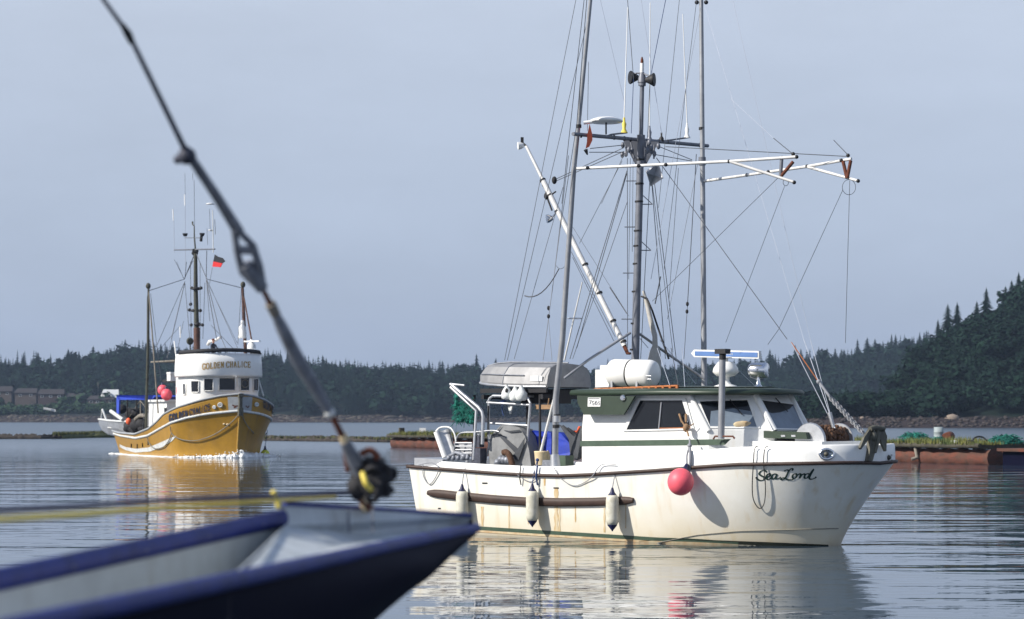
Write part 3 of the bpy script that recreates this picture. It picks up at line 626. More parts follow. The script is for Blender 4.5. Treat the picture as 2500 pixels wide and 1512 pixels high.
m = MB(); a = B.pl(Z('1', 40, 845), -1.35); m.slab([B.W(UT+.05, -1.5, a.z-.02), B.W(UT+.9, -1.5, a.z-.05), B.W(UT+.9, 1.5, a.z-.05), B.W(UT+.05, 1.5, a.z-.02)], (0, 0, .17)); m.build('stern_box', 'aluminium', T)
# painted bands and the heavy guard on the starboard side
def band(top, bot, off, n=50):
    x0, x1 = top[0][0], top[-1][0]; xs_ = [lerp(x0, x1, i/n) for i in range(n+1)]
    return [[HS.px(x, interp(top, x), off) for x in xs_], [HS.px(x, interp(bot, x), off) for x in xs_]]
def pz(k, l): return [Z(k, *q) for q in l]
gt = [(1045, 1278)]+pz('1', [(505, 1297), (950, 1325), (1500, 1358), (1788, 1377)])+pz('2', [(900, 1447), (1200, 1470)])
gb = [(1045, 1288)]+pz('1', [(505, 1324), (950, 1352), (1500, 1386), (1788, 1402)])+pz('2', [(900, 1470), (1200, 1485)])
MB().grid(band(gt, gb, .006), False).build('boot_stripe', 'stripe_green', T)
cb = [(x, y+5.5) for x, y in gb]; MB().grid(band(gb, cb, .005), False).build('cream_stripe', 'cream_line', T)
wt_ = [(1560, 1321), (1650, 1315), (1750, 1319), (1900, 1324.5), (2022, 1330)]; wb_ = [(x, y+14) for x, y in wt_]
MB().grid(band(wt_, wb_, .009), False).build('weed_line', 'weed', T)
for x_, y0_, y1_, w_ in ((1358, 1193, 1312, 4.5), (1366, 1240, 1300, 2.2), (1178, 1237, 1285, 3), (1476, 1240, 1300, 2), (1120, 1212, 1262, 1.6), (1243, 1222, 1298, 1.5), (1290, 1226, 1280, 1.0), (1405, 1228, 1275, 1.3), (1528, 1222, 1290, 1.4), (1330, 1168, 1186, 1.6)): MB().grid([[HS.px(x_+d*w_*(1+.3*math.sin(y*.21)), y, .005) for y in np.linspace(y0_, y1_, 16)] for d in (-1, 0, 1)], False).build('rust_streak', 'rust_streak', T)
bb = [(x, y+22) for x, y in gb]; MB().grid(band(cb, bb, .004), False).build('bottom_paint', 'bottom_brown', T)
gd = pz('1', [(140, 1052), (350, 1076), (600, 1100), (850, 1117), (1100, 1123), (1350, 1120), (1632, 1108)])
gx = [lerp(gd[0][0], gd[-1][0], i/40) for i in range(41)]
def guard_half(i): e = min(i, 40-i); return 10.6*(1 if e > 2 else (.55, .85, .97)[e])
P = []
for dz, o in ((-1, .0), (-.85, .055), (-.2, .07), (.5, .07), (.9, .05), (1, .0)):
    P.append([HS.px(x, interp(gd, x)+dz*guard_half(i), o) for i, x in enumerate(gx)])
m = MB(); m.grid(P); m.poly([r[0] for r in P]); m.poly([r[-1] for r in P]); m.build('guard_plank', 'rub_brown', T)
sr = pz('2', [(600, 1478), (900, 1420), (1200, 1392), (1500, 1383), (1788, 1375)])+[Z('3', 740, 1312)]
m = MB(); m.tube([HS.px(x, interp(sr, x), .005) for x in np.linspace(sr[0][0], sr[-1][0]-2, 40)], .011, 6); m.build('knuckle_shadow_line', 'rope_and_shadow_grey', T)  # thin strip coloured dark to paint in the shadow line of the bow knuckle
# scuppers with rust below
for q, wd in (((548, 983), 38), ((1067, 1018), 38), ((218, 1167), 20)):
    m = MB(); c = Z('1', *q); m.grid([[HS.px(c[0]+dx, c[1]+dy, .008) for dx in (-wd/6, wd/6)] for dy in (-1.7, 1.7)], False); m.build('scupper', 'black', T)
# fairleads
for srf, q, rx, ry in ((HS, Z('3', 650, 772), 17, 12), (HP, Z('3', 1108, 797), 5, 11)):
    u_ = 1.2
    def bp(a, r_, o): return Vector((q[0]+rx*r_*math.cos(a), q[1]+ry*r_*math.sin(a), o))
    Dq = proj; base = B.pl(q, -1.55 if srf is HS else .9)
    # ring on the bulwark face
    def onb(x, y):
        best = None
        for sd in ((-1,) if srf is HS else (1,)):
            for k in np.linspace(.75, 1, 120):
                p = rim(k, .5, -.0, sd); d = abs(proj(p)[0]-x)
                if best is None or d < best[0]: best = (d, p)
        p = best[1]; return Vector((p.x, p.y, H-(y-YH)/F*p.y))
    ou = Vector((0, 0, H))-onb(*q); ou.z = 0; ou.normalize()
    ring = []
    for a in np.linspace(0, 2*math.pi, 25): ring.append(onb(q[0]+rx*math.cos(a), q[1]+ry*math.sin(a))+ou*.02)
    m = MB(); m.tube(ring, .028, 8, False); f_ = m.build('fairlead', 'chrome', T)
    MB().poly([onb(q[0]+rx*.85*math.cos(a), q[1]+ry*.85*math.sin(a))+ou*.012 for a in np.linspace(0, 2*math.pi, 24, endpoint=False)]).build('opening', 'glass_grey', f_)
    MB().ball(onb(q[0]-2, q[1])+ou*.03, .05, 10, 8).build('roller', 'anchor_metal', f_)
# the name in brush script
def brush(dx, dy): return .45+.85*abs(dy*.8+dx*.25)
name3 = [
 [(215, 902), (196, 888), (172, 896), (160, 915), (178, 930), (196, 940), (192, 958), (168, 963), (146, 952), (138, 938)],
 [(218, 940), (236, 930), (240, 918), (228, 914), (214, 928), (214, 950), (230, 955), (248, 942)],
 [(286, 918), (266, 916), (252, 932), (254, 950), (268, 950), (284, 930), (290, 916), (280, 948), (296, 950), (318, 938)],
 [(398, 892), (404, 880), (390, 878), (372, 900), (358, 930), (344, 952), (326, 958), (318, 950), (338, 944), (366, 956), (398, 958), (410, 948)],
 [(340, 896), (360, 886), (376, 892)],
 [(424, 914), (408, 920), (402, 938), (412, 948), (428, 940), (434, 922), (424, 914), (440, 922), (452, 914)],
 [(452, 914), (462, 918), (454, 946), (466, 926), (484, 914), (490, 920)],
 [(524, 916), (506, 914), (490, 930), (492, 946), (508, 944), (526, 920), (556, 880), (534, 920), (524, 946), (540, 954), (566, 944), (574, 936)],
]
m = MB()
for st in name3:
    ribbon(m, curve2([(x, y) for x, y in st], 5), 13, lambda x, y: HS.px(*Z('3', x, y), .006), brush)
m.build('painted_name', 'letter_green', T)
# ------------------------------------------------------------------ wheelhouse
vw = -1.38
def cab(q, v=vw): return B.uvw(B.pl(q, v))
ua = cab(Z('2', 62, 760))[0]; uc = cab(Z('2', 985, 700))[0]; uct = cab(Z('2', 850, 415))[0]; uat = cab(Z('2', 85, 555))[0]
zr = cab(Z('2', 500, 405))[2]; zb = cab(Z('2', 500, 655))[2]; zd = .9
AN, VN = 1.15, .66                                     # quarter panel run
# outline at roof level (top) and sill level (bottom)
rake = uc-uct
def outl(z, grow=0.0):
    t = (z-zb)/(zr-zb); r_ = rake*(1-min(1, max(0, t))); g = grow
    u0 = lerp(ua, uat, min(1, max(0, t)))
    return [(u0-g, vw-g), (uct+r_, vw-g), (uct+r_+AN+g, -VN), (uct+r_+AN+g, VN), (uct+r_, -vw+g), (u0-g, -vw+g)]
m = MB(); rows = []
for z in (zd, zb, zr): rows.append([B.W(u, v, z) for u, v in outl(z)])
m.grid(rows, False, True); m.poly(rows[2]); fix_normals(m.build('wheelhouse', 'gloss_white', T))
print('cabin', ua, uc, uct, uat, zr, zb)
# roof: cambered slab with rounded overhanging visor
def roof_out(g, n=40):
    pts = []; L0 = cab(Z('2', 20, 400))[0]
    uf = uct+AN+.42+g; hv = 1.62+g
    for i in range(n+1):
        t = i/n*math.pi-math.pi/2; c, s = math.cos(t), math.sin(t)
        pts.append((uf-2.1+2.1*abs(c)**.75, hv*(abs(s)**.8)*(1 if s > 0 else -1)))
    return [(L0, -hv)]+pts+[(L0, hv)]
zo = zr+.02; m = MB()
def rz(u, v): return .05*(1-(v/1.7)**2)+.05*(1-((u+4.6)/3.6)**2)-.05
prof = [(-.10, .00), (-.02, -.01), (.0, .05), (-.05, .10), (-.5, .12)]
rows = [[B.W(u, v, zo+h+rz(u, v)) for u, v in roof_out(g)] for g, h in prof]
m.grid(rows, True, True); m.poly([B.W(u, v, zo+rz(u, v)) for u, v in roof_out(-.10)])
o_ = roof_out(-.5); m.grid([[B.W(u, v, zo+.14+rz(u, v)) for u, v in o_], [B.W(u, 0, zo+.15+rz(u, 0)) for u, v in o_]], True, True)
fix_normals(m.build('roof', 'trim_green', T))
# aft green fascia
fq = pz('2', [(25, 405), (30, 460), (75, 545), (365, 545), (445, 410)])
MB().slab([B.pl(q, -1.60)+B.p*3.2 for q in fq], B.p*-.05).build('roof_fascia', 'trim_green', T); m = MB(); m.slab([B.pl(q, -1.60) for q in fq], B.p*.05); fa = m.build('roof_fascia', 'trim_green', T)
m = MB(); m.slab([B.pl(q, -1.615) for q in pz('2', [(105, 420), (198, 420), (195, 486), (103, 486)])], B.p*.012); rg = m.build('registration_plate', 'white_plastic', fa)
m = MB()
for st in ([(112, 440), (130, 438), (118, 470)], [(150, 445), (135, 450), (138, 460), (150, 462), (148, 474), (134, 472)], [(172, 444), (158, 452), (158, 470), (172, 470), (174, 458), (160, 458)], [(182, 442), (188, 452), (180, 456), (190, 466), (182, 474)]):
    ribbon(m, [(x, y) for x, y in st], 5, lambda x, y: B.pl(Z('2', x, y), -1.62))
ribbon(m, [(108, 427), (190, 427)], 4, lambda x, y: B.pl(Z('2', x, y), -1.62)); m.build('number', 'letter_dark', rg)
MB().lathe(B.pl(Z('2', 363, 422), -1.60), [(0, .07), (.03, .07), (.05, .05)], 14, axis=-B.p).build('side_lamp', 'chrome', fa)
# side window with frame
def frame_pane(qs, placer, thick, m_frame='white_plastic', m_pane='glass_dark', nm='window', shrink=.045, lab=None):
    o = [placer(q) for q in qs]; c = sum(o, Vector())/len(o); n_ = (o[1]-o[0]).cross(o[2]-o[0]).normalized()
    if n_.dot(Vector((0, 0, H))-c) < 0: n_ = -n_
    inn = []
    for p in o: d = (c-p); inn.append(p+d.normalized()*shrink*1.6)
    m = MB(); n = len(o)
    A = [p+n_*.004 for p in o]; A2 = [p+n_*thick for p in o]; I2 = [p+n_*thick for p in inn]; I1 = [p+n_*.004 for p in inn]
    m.grid([A, A2, I2, I1], False, True); w_ = m.build(nm, m_frame, T)
    MB().poly([p+n_*.008 for p in inn]).build('pane', m_pane, w_); return w_, n_
sw, sn = frame_pane(pz('2', [(365, 665), (465, 425), (820, 425), (885, 655)]), lambda q: B.pl(q, vw), .03, 'gloss_white', shrink=.06)
MB().tube([B.pl(Z('2', 640, 455), vw-.02), B.pl(Z('2', 622, 645), vw-.02)], .018, 6).build('divider', 'aluminium', sw)
MB().tube([B.pl(Z('2', 625, 644), vw-.02), B.pl(Z('2', 860, 640), vw-.02)], .012, 6).build('sill_strip', 'orange_brown', sw)
def on_plane(p0, p1, p2):
    n_ = (p1-p0).cross(p2-p0)
    def f_(q):
        d = Vector(((q[0]-1250)/F, 1, -(q[1]-YH)/F)); C = Vector((0, 0, H)); return C+d*(n_.dot(p0-C)/n_.dot(d))
    return f_
ob = outl(zb); ot = outl(zr)
p2 = on_plane(B.W(*ob[1], zb), B.W(*ob[2], zb), B.W(*ot[1], zr)); p3 = on_plane(B.W(*ob[2], zb), B.W(*ob[3], zb), B.W(*ot[2], zr))
w2, n2 = frame_pane(pz('2', [(975, 645), (895, 440), (1285, 425), (1358, 645)]), p2, .02, 'gloss_white', 'glass_dark')
w3, n3 = frame_pane(pz('2', [(1440, 655), (1335, 428), (1605, 465), (1692, 660)]), p3, .02, 'gloss_white', 'glass_grey')
MB().tube([p2(Z('2', 1140, 440))+n2*.04, p2(Z('2', 1228, 548))+n2*.04], .012, 5).build('wiper', 'black', w2)
MB().tube([p3(Z('2', 1460, 430))+n3*.04, p3(Z('2', 1550, 530))+n3*.04], .012, 5).build('wiper', 'black', w3)
m = MB(); m.poly([p3(Z('2', x, y))+n3*.013 for x, y in ((1352, 440), (1600, 474), (1570, 505), (1500, 530), (1440, 535), (1400, 520))]); m.build('dark_top_patch', 'black', w3)  # flat black patch across the upper part of the pane
m = MB(); m.poly([p2(Z('2', x, y))+n2*.012 for x, y in ((1000, 520), (1160, 500), (1290, 520), (1338, 636), (990, 636))]); m.build('painted_reflection', 'glass_grey', w2)  # greyish reflection painted as a flat patch on the lower pane
MB().ball(p2(Z('2', 1235, 618))+n2*.01, .13, 16, 8, (1.6, .2, .6), .06).build('rolled_chart', 'cream_line', w2)
# white pillars, side stripe, forward hatch
c_ = lambda z, i: B.W(*outl(z)[i], z)
for i in (1, 2, 3): MB().tube([c_(zb-.02, i), c_(zr, i)], .06 if i == 1 else .075, 8).build('pillar', 'gloss_white', T)
m = MB(); m.slab([B.pl(q, vw-.008) for q in pz('2', [(50, 735), (1145, 722), (1100, 765), (48, 775)])], B.p*.007); m.build('side_stripe', 'stripe_green', T)
hu = cab(Z('2', 1350, 700), -.9)
fwd0 = B.pl(Z('2', 1345, 712), -.95); fu = B.uvw(fwd0)
hp = pz('2', [(1345, 712), (1380, 662), (1690, 672), (1700, 722)])
m = MB(); m.slab([B.pl(q, -.78) for q in hp], B.p*1.4); m.build('fore_hatch', 'trim_green', T)
m = MB(); m.box(B.W(-1.1, 0, B.pl(Z('2', 1500, 720), -.8).z-.35), (2.6, 1.9, .6), B.M()); m.build('trunk_cabin', 'gloss_white', T)
m = MB(); q0 = Z('2', 1520, 700)
for x in (1525, 1600): m.slab([B.pl(q, -.785) for q in pz('2', [(x-15, 692), (x+15, 692), (x+18, 706), (x-12, 706)])], B.p*-.01)
m.build_each('hatch_hinge', 'aluminium', T)
# door side dark cloth behind the wheelhouse is a separate thing further down
# roof furniture
orr = MB(); 
a0 = B.pl(Z('2', 160, 376), -1.2); a1 = B.pl(Z('2', 755, 352), -1.2); orr.tube([a0+Vector((0, 0, .05)), a1+Vector((0, 0, .05))], .025, 6); orr.tube([a0-Vector((0, 0, .02)), a1-Vector((0, 0, .02))], .03, 6)
for i in range(13): p = a0.lerp(a1, i/12); orr.box(p+Vector((0, 0, .02)), (.05, .05, .1), B.M())
orr.build('roof_rail', 'orange_brown', T)
# radar scanner, pedestal
rp_ = B.pl(Z('2', 1110, 250), -.25); uR, vR, zR = B.uvw(rp_)
def rc(y): return B.pl(Z('2', 1108, y), vR)
rad = MB(); prof = [(345, .26), (335, .24), (322, .12), (300, .075), (270, .085), (262, .2), (235, .28), (205, .26), (172, .19), (160, .16), (158, .05), (135, .05), (133, .2), (128, .2)]
base = rc(345); rad.lathe(base, [(rc(y).z-base.z, r_) for y, r_ in prof], 12); rd = rad.build('radar_pedestal', 'white_plastic', T)
m = MB(); A_, B2 = Z('2', 865, 98), Z('2', 1357, 110); pA = B.pl(A_, vR+.0); pB = B.pl(B2, vR-.0)
dd = (pB-pA).normalized(); nn_ = Vector((dd.y, -dd.x, 0)).normalized(); up = Vector((0, 0, 1))
m.slab([pA+up*.0-nn_*.05, pA+dd*.08+up*.08-nn_*.05, pB+up*.08-nn_*.05, pB-up*.08-nn_*.05, pA+dd*.08-up*.08-nn_*.05], nn_*.1); an = m.build('scanner_bar', 'white_plastic', rd)
m = MB(); q_ = lambda t, h: pA.lerp(pB, t)+up*h+nn_*.055
m.slab([q_(.06, .045), q_(.985, .05), q_(.985, -.05), q_(.06, -.05)], nn_*.006); m.build('blue_panel', 'radar_blue', an) if False else m.build('blue_panel', 'radar_blue', rd)
m = MB()
for i in range(8): x = .46+i*.022; m.slab([q_(x, .02)+nn_*.008, q_(x+.012, .02)+nn_*.008, q_(x+.012, -.015)+nn_*.008, q_(x, -.015)+nn_*.008], nn_*.002)
m.build('lettering', 'wire_pale', rd)
# spotlight
sb = B.pl(Z('2', 1345, 352), -.1); sc_ = B.pl(Z('2', 1340, 222), -.1)
m = MB(); m.lathe(sb-Vector((0, 0, .06)), [(0, .2), (.06, .12), (.14, .05), (.24, .035), (.30, .03)], 14); sl = m.build('searchlight_stand', 'chrome', T)
M_ = MB(); M_.lathe(sc_-B.f*.2, [(0, .12), (.03, .15), (.08, .165), (.38, .165), (.40, .15), (.405, .0)], 24, axis=(B.f+Vector((.35, 0, .0))).normalized()); M_.build('searchlight', 'chrome', T)
m = MB(); m.tube(curve2 and [sc_+Vector((-.16, 0, 0)), sc_+Vector((-.15, 0, -.14)), sc_+Vector((0, 0, -.2)), sc_+Vector((.15, 0, -.14)), sc_+Vector((.16, 0, 0))], .014, 6); m.build('yoke', 'aluminium', sl)
# grey davit post on the side deck
pb_ = B.pl(Z('2', 1075, 720), -1.5); pt_ = B.pl(Z('2', 1085, 95), -1.5)
m = MB(); m.tube([pb_, pt_], .068, 12); dp = m.build('davit_post', 'pole_grey', T)
m = MB(); m.tube([pt_-Vector((0, 0, .14)), pt_], .071, 12); m.box(pt_+Vector((0, 0, .03)), (.26, .2, .1), B.M()); m.build('post_head', 'black', dp)
m = MB(); m.tube([B.pl(q, -1.52) for q in pz('2', [(1018, 722), (1030, 702), (1160, 702), (1172, 718)])], .02, 6); m.build('post_foot', 'rust', dp)
# ------------------------------------------------------------------ mast, spreader, boom, poles
mb0 = B.pl((1549, 962), 0); um = B.uvw(mb0)[0]
MA = lambda x, y: B.pl((x, y), 0)
mast = MB(); mast.tube([MA(1549, 962), MA(1555, 700), MA(1561, 480), MA(1564.8, 336)], [.088, .085, .080, .076], 14); mo = mast.build('mast', 'mast_grey', T)
m = MB(); m.tube([MA(1564.8, 340), MA(1565, 330)], .09, 12); m.tube([MA(1564.8, 336), MA(1567.8, 202)], .05, 10); m.tube([MA(1567.6, 210), MA(1567.9, 196)], .085, 10); m.build('topmast', 'mast_grey', mo)
m = MB()
for y in (30, 205, 335, 548, 658, 788, 990, 1222, 1412):
    p = Z('M', 1083-(y-30)*.0335, y); m.tube([MA(p[0], p[1]-2), MA(p[0], p[1]+2)], .094, 12)
m.build_each('mast_band', 'black', mo)
m = MB()
for y, sx in ((185, -1), (520, -1), (855, -1), (1190, -1), (355, 1), (690, 1)):
    p = Z('M', 1083-(y-30)*.0335, y); c = MA(*p); dd_ = B.p*.0+Vector((sx, 0, 0)); m.tube([c, c+dd_*.3], .012, 5)
    if sx > 0: m.tube([c+dd_*.3, c+dd_*.03+Vector((0, 0, .25))], .01, 5)
m.build_each('mast_step', 'mast_grey', mo)
# masthead: light, loudspeakers
lt = MA(1567.8, 202); m = MB(); m.lathe(lt, [(0, .10), (.1, .09), (.22, .05)], 12); m.build('masthead_bracket', 'mast_grey', mo)
m = MB(); q5 = lambda x, y: MA(*Z('5', x, y)); a_ = q5(1277, 215); b_ = q5(1279, 100); m.tube([a_, b_], .045, 10); m.build('masthead_light', 'white_plastic', mo)
m = MB(); m.lathe(b_, [(0, .03), (.03, .035), (.08, .03), (.14, .012)], 10); m.build('red_lamp', 'rust', mo)
for x, y, x2 in ((1180, 240, 1215), (1380, 262, 1345)):
    c = q5(x, y); e_ = q5(x2, y-40); s_ = q5(1277, 195)
    m = MB(); m.tube([s_, e_, c], .02, 6); hn = m.build('horn_arm', 'mast_grey', mo)
    dr_ = Vector((1 if x < 1277 else -1, .3, .0)).normalized(); m = MB(); m.lathe(c-dr_*.05, [(0, .14), (.02, .15), (.1, .1), (.2, .05)], 16, axis=dr_); m.build('loudspeaker', 'black', mo)
# spreader bar (athwartships)
PU = lambda x, y: B.pu((x, y), um)
m = MB(); sA, sB = PU(*Z('5', 600, 795)), PU(*Z('5', 1925, 912)); m.tube([sA, sB], .042, 10); so = m.build('spreader', 'mast_grey', T)
m = MB(); cx = PU(*Z('5', 1268, 850))
m.add([cx+Vector((-.4, 0, .0)), cx+Vector((.4, 0, -.05)), cx+Vector((.12, 0, -.55)), cx+Vector((-.12, 0, -.55)), cx+Vector((-.4, .06, .0)), cx+Vector((.4, .06, -.05)), cx+Vector((.12, .06, -.55)), cx+Vector((-.12, .06, -.55))], [(0, 1, 2, 3), (7, 6, 5, 4), (0, 4, 5, 1), (1, 5, 6, 2), (2, 6, 7, 3), (3, 7, 4, 0)])
m.build('gusset', 'mast_grey', so)
m = MB()
for x, y in ((680, 810), (1005, 830), (1105, 840), (1165, 850), (1315, 862), (1440, 870), (1530, 872), (1850, 905)): c = PU(*Z('5', x, y)); m.tube([c-Vector((.02, 0, 0)), c+Vector((.02, 0, 0))], .052, 10)
m.build_each('spreader_clamp', 'black', so)
m = MB(); m.tube([PU(*Z('5', *q)) for q in ((940, 815), (980, 800), (1130, 782))], .022, 6); m.tube([PU(*Z('5', *q)) for q in ((1430, 872), (1540, 858), (1745, 828))], .022, 6); m.build_each('antenna_arm', 'mast_grey', so)
for q, wp, col in (((1103, 750), (1125, 0), 'yellow'), ((1722, 800), (1695, 60), 'white_plastic'), ((1352, 830), (1357, 0), 'galv')):
    a_ = PU(*Z('5', *q)); u5 = Z('5', *wp); b_ = PU(*u5); b_ = a_+(b_-a_)*1.6
    m = MB(); m.lathe(a_-Vector((0, 0, .08)), [(0, .08), (.04, .06), (.1, .035), (.2, .05), (.24, .03), (.34, .02)], 10); ao = m.build('antenna_base', col, so)
    m = MB(); m.tube([a_+Vector((0, 0, .2)), b_], [.014, .010], 6); m.build('whip', 'white_plastic', ao)
c = PU(*Z('5', 925, 670)); m = MB(); m.lathe(c, [(-.03, .02), (-.03, .34), (0, .37), (.03, .34), (.08, .2), (.1, .02)], 24); do_ = m.build('dome_antenna', 'white_plastic', so); m = MB(); m.tube([c, PU(*Z('5', 925, 800))], .02, 6); m.build('stem', 'black', do_)
c = PU(*Z('5', 1470, 835)); m = MB(); m.lathe(c-Vector((0, 0, .08)), [(0, .06), (.08, .05), (.12, .02), (.2, .02)], 8); m.build('small_antenna', 'black', so)
# orange pennant lashed under the spreader
m = MB(); fp = [PU(*Z('5', *q)) for q in ((762, 700), (785, 790), (790, 860), (760, 925), (722, 945), (735, 880), (738, 810))]
m.slab([p-Vector((0, .1, 0)) for p in fp], (0, .012, 0)); fl = m.build('orange_pennant', 'orange', label='narrow orange pennant hanging beside the left pole of the white troller', cat='flag')
m = MB(); c = PU(*Z('5', 740, 685)); m.tube([c+Vector((-.08, 0, 0)), c+Vector((.1, 0, .02))], .04, 8); m.build('small_lamp', 'white_plastic', so)
m = MB(); m.tube([PU(*Z('5', *q)) for q in ((725, 950), (742, 1000))], [.05, .015], 6); m.build('pennant_block', 'black', so)
# radar reflector
c = B.pl(Z('5', 1400, 1195), -.2); m = MB(); s = .27; Mx = Matrix.Rotation(.5, 3, 'X') @ Matrix.Rotation(.75, 3, 'Z') @ Matrix.Rotation(.4, 3, 'Y')
for ax in range(3):
    q_ = []
    for sg in ((1, 0), (0, 1), (-1, 0), (0, -1)):
        v = [0, 0, 0]; v[(ax+1) % 3] = sg[0]*s; v[(ax+2) % 3] = sg[1]*s; q_.append(c+Mx @ Vector(v))
    n_ = Mx @ Vector([1 if i == ax else 0 for i in range(3)]); m.slab(q_, n_*.006)
m.build('radar_reflector', 'aluminium', T)
# boom
m = MB(); P_ = [MA(*Z('5', 140, 915)), MA(*Z('M', 375, 180))]; m.tube(P_, [.035, .04], 10); P2 = [MA(*Z('M', 372, 175)), MA(*Z('M', 560, 560)), MA(*Z('M', 968, 1385))]; m.tube(P2, [.062, .062, .06], 12); bo = m.build('boom', 'boom_white', T)
m = MB(); m.tube([MA(*Z('M', 960, 1370)), MA(*Z('M', 990, 1440)), MA(*Z('M', 1010, 1440))], [.05, .04, .03], 8); m.build('boom_heel', 'rust', bo)
m = MB()
for q in ((373, 180), (425, 290), (480, 405), (682, 795), (785, 1002), (885, 1205), (960, 1355)): a_ = MA(*Z('M', *q)); d_ = (P2[2]-P2[0]).normalized(); m.tube([a_-d_*.02, a_+d_*.02], .072, 12)
m.build_each('boom_band', 'black', bo)
m = MB(); c = MA(*Z('M', 400, 295)); m.ball(c, .06, 10, 8, (1, 1, 1.4)); m.tube([MA(*Z('M', 372, 215)), MA(*Z('M', 395, 250)), c, MA(*Z('M', 440, 400))], .02, 6); m.tube([MA(*Z('M', 430, 290)), MA(*Z('M', 468, 262))], .018, 6); m.build('boom_block', 'rubber', bo)
m = MB(); m.tube([MA(*Z('M', 480, 405)), MA(*Z('M', 440, 450))], .02, 6); m.lathe(MA(*Z('M', 445, 455)), [(0, .05), (.08, .09), (.14, .1)], 12, axis=Vector((-1, -.2, -.15))); m.build('boom_floodlight', 'chrome', bo)
m = MB(); c = MA(*Z('5', 100, 880)); m.tube([P_[0], c], .025, 6); m.box(c+Vector((0, 0, .03)), (.07, .07, .18)); m.build('boom_tip_bracket', 'black', bo)
m = MB(); m.lathe(MA(*Z('5', 112, 908)), [(0, .05), (.06, .08), (.13, .09)], 12, axis=Vector((-1, -.2, -.1))); m.build('boom_tip_lamp', 'white_plastic', bo)
# trolling poles
pv = -1.9
SP = [(1450, -90), Z('4', 800, 0), (1412.6, 304), (1401, 413), (1372.8, 833), (1357, 973), (1355, 1138)]
vs_ = lambda y: -1.62-.25*(1138-y)/1138
m = MB(); m.tube([B.pl(q, vs_(q[1])) for q in SP], [.040, .042, .048, .055, .064, .068, .072], 12); pw = m.build('trolling_pole', 'pole_grey', T)
m = MB()
for q in (Z('4', 705, 1022), Z('A', 1040, 775), Z('A', 1030, 900)): a_ = B.pl(q, vs_(q[1])); m.tube([a_-Vector((0, 0, .035)), a_+Vector((0, 0, .035))], .078 if q[1] > 800 else .06, 12)
m.build_each('pole_band', 'black', pw)
m = MB(); a_ = B.pl(Z('A', 1040, 810), vs_(1030)); m.tube([a_-Vector((0, 0, .07)), a_+Vector((0, 0, .07))], .085, 10); m.tube([B.pl((1354, 1110), -1.62), B.pl((1356, 1142), -1.62)], [.10, .12], 10); m.build_each('pole_collar', 'aluminium', pw)
NP = [(1711, -90), (1711.8, 0), (1714.4, 317), (1717, 650), (1718.5, 877), (1719.5, 944), (1721, 1080)]
vn_ = lambda y: 1.62+.3*(1080-y)/1080
m = MB(); m.tube([B.pl(q, vn_(q[1])) for q in NP], [.046, .048, .055, .062, .066, .066, .066], 12); pn = m.build('trolling_pole', 'pole_grey', T)
m = MB(); a_ = B.pl(Z('T', 235, 1170), vn_(317)); m.tube([a_-Vector((0, 0, .03)), a_+Vector((0, 0, .03))], .066, 12); m.build_each('pole_band', 'black', pn)
a_ = B.pl(Z('5', 1870, 1050), vn_(390)); m = MB(); m.tube([a_-Vector((0, 0, .12)), a_+Vector((0, 0, .06))], .085, 10); m.build_each('pole_collar', 'mast_grey', pn)
a_ = B.pl((1712, 6), vn_(0)); m = MB(); m.ball(a_+Vector((.11, 0, 0)), .05, 8, 6); m.ball(a_+Vector((-.1, 0, 0)), .05, 8, 6); m.build_each('pole_block', 'black', pn)
# forward outriggers from the poles
def PV(k, x, y, v): return B.pl(Z(k, x, y), v)
def outrig(pts, fork, springs, nm):
    m = MB(); m.tube(pts, .033, 8); o = m.build('outrigger', 'boom_white', T)
    m = MB(); m.tube(fork, [.032, .030], 8); m.build('fork_arm', 'boom_white', o)
    for a_, b_, mm in springs: m = MB(); m.tube([a_, b_], .038, 8); m.build('rubber_spring', mm, o)
    m = MB()
    for p in nm: m.ball(p, .042, 8, 6)
    m.build_each('clamp', 'black', o); return o
v0, v1 = vs_(412), -.9
oA = [PV('5', 640, 1135, v0), PV('6', 560, 402, -1.25), PV('6', 1255, 355, v1)]
outrig(oA, [PV('6', 560, 402, -1.25), PV('6', 1230, 618, -.9)], [(PV('6', 1100, 372, -.95), PV('6', 1088, 560, -.95), 'mast_grey'), (PV('6', 1095, 555, -.95), PV('6', 1220, 405, -.9), 'rust')],
       [PV('5', 742, 1128, v0), PV('5', 1245, 1108, -1.6), PV('5', 1512, 1098, -1.5), PV('6', 552, 402, -1.25), PV('6', 1105, 365, -.95), PV('6', 1255, 355, v1), PV('6', 1230, 620, -.9), PV('6', 1220, 325, -.9)])
v0, v1 = vn_(442), .9
oB = [PV('6', 290, 608, v0), PV('6', 1365, 455, 1.1), PV('6', 1825, 376, v1)]
outrig(oB, [PV('6', 1365, 458, 1.1), PV('6', 1900, 605, v1)], [(PV('6', 1738, 400, v1), PV('6', 1778, 575, v1), 'rust'), (PV('6', 1818, 392, v1), PV('6', 1782, 575, v1), 'rust')],
       [PV('6', 365, 595, v0), PV('6', 740, 543, 1.5), PV('6', 960, 512, 1.3), PV('6', 1365, 453, 1.1), PV('6', 1720, 392, v1), PV('6', 1790, 340, v1), PV('6', 1895, 605, v1)])
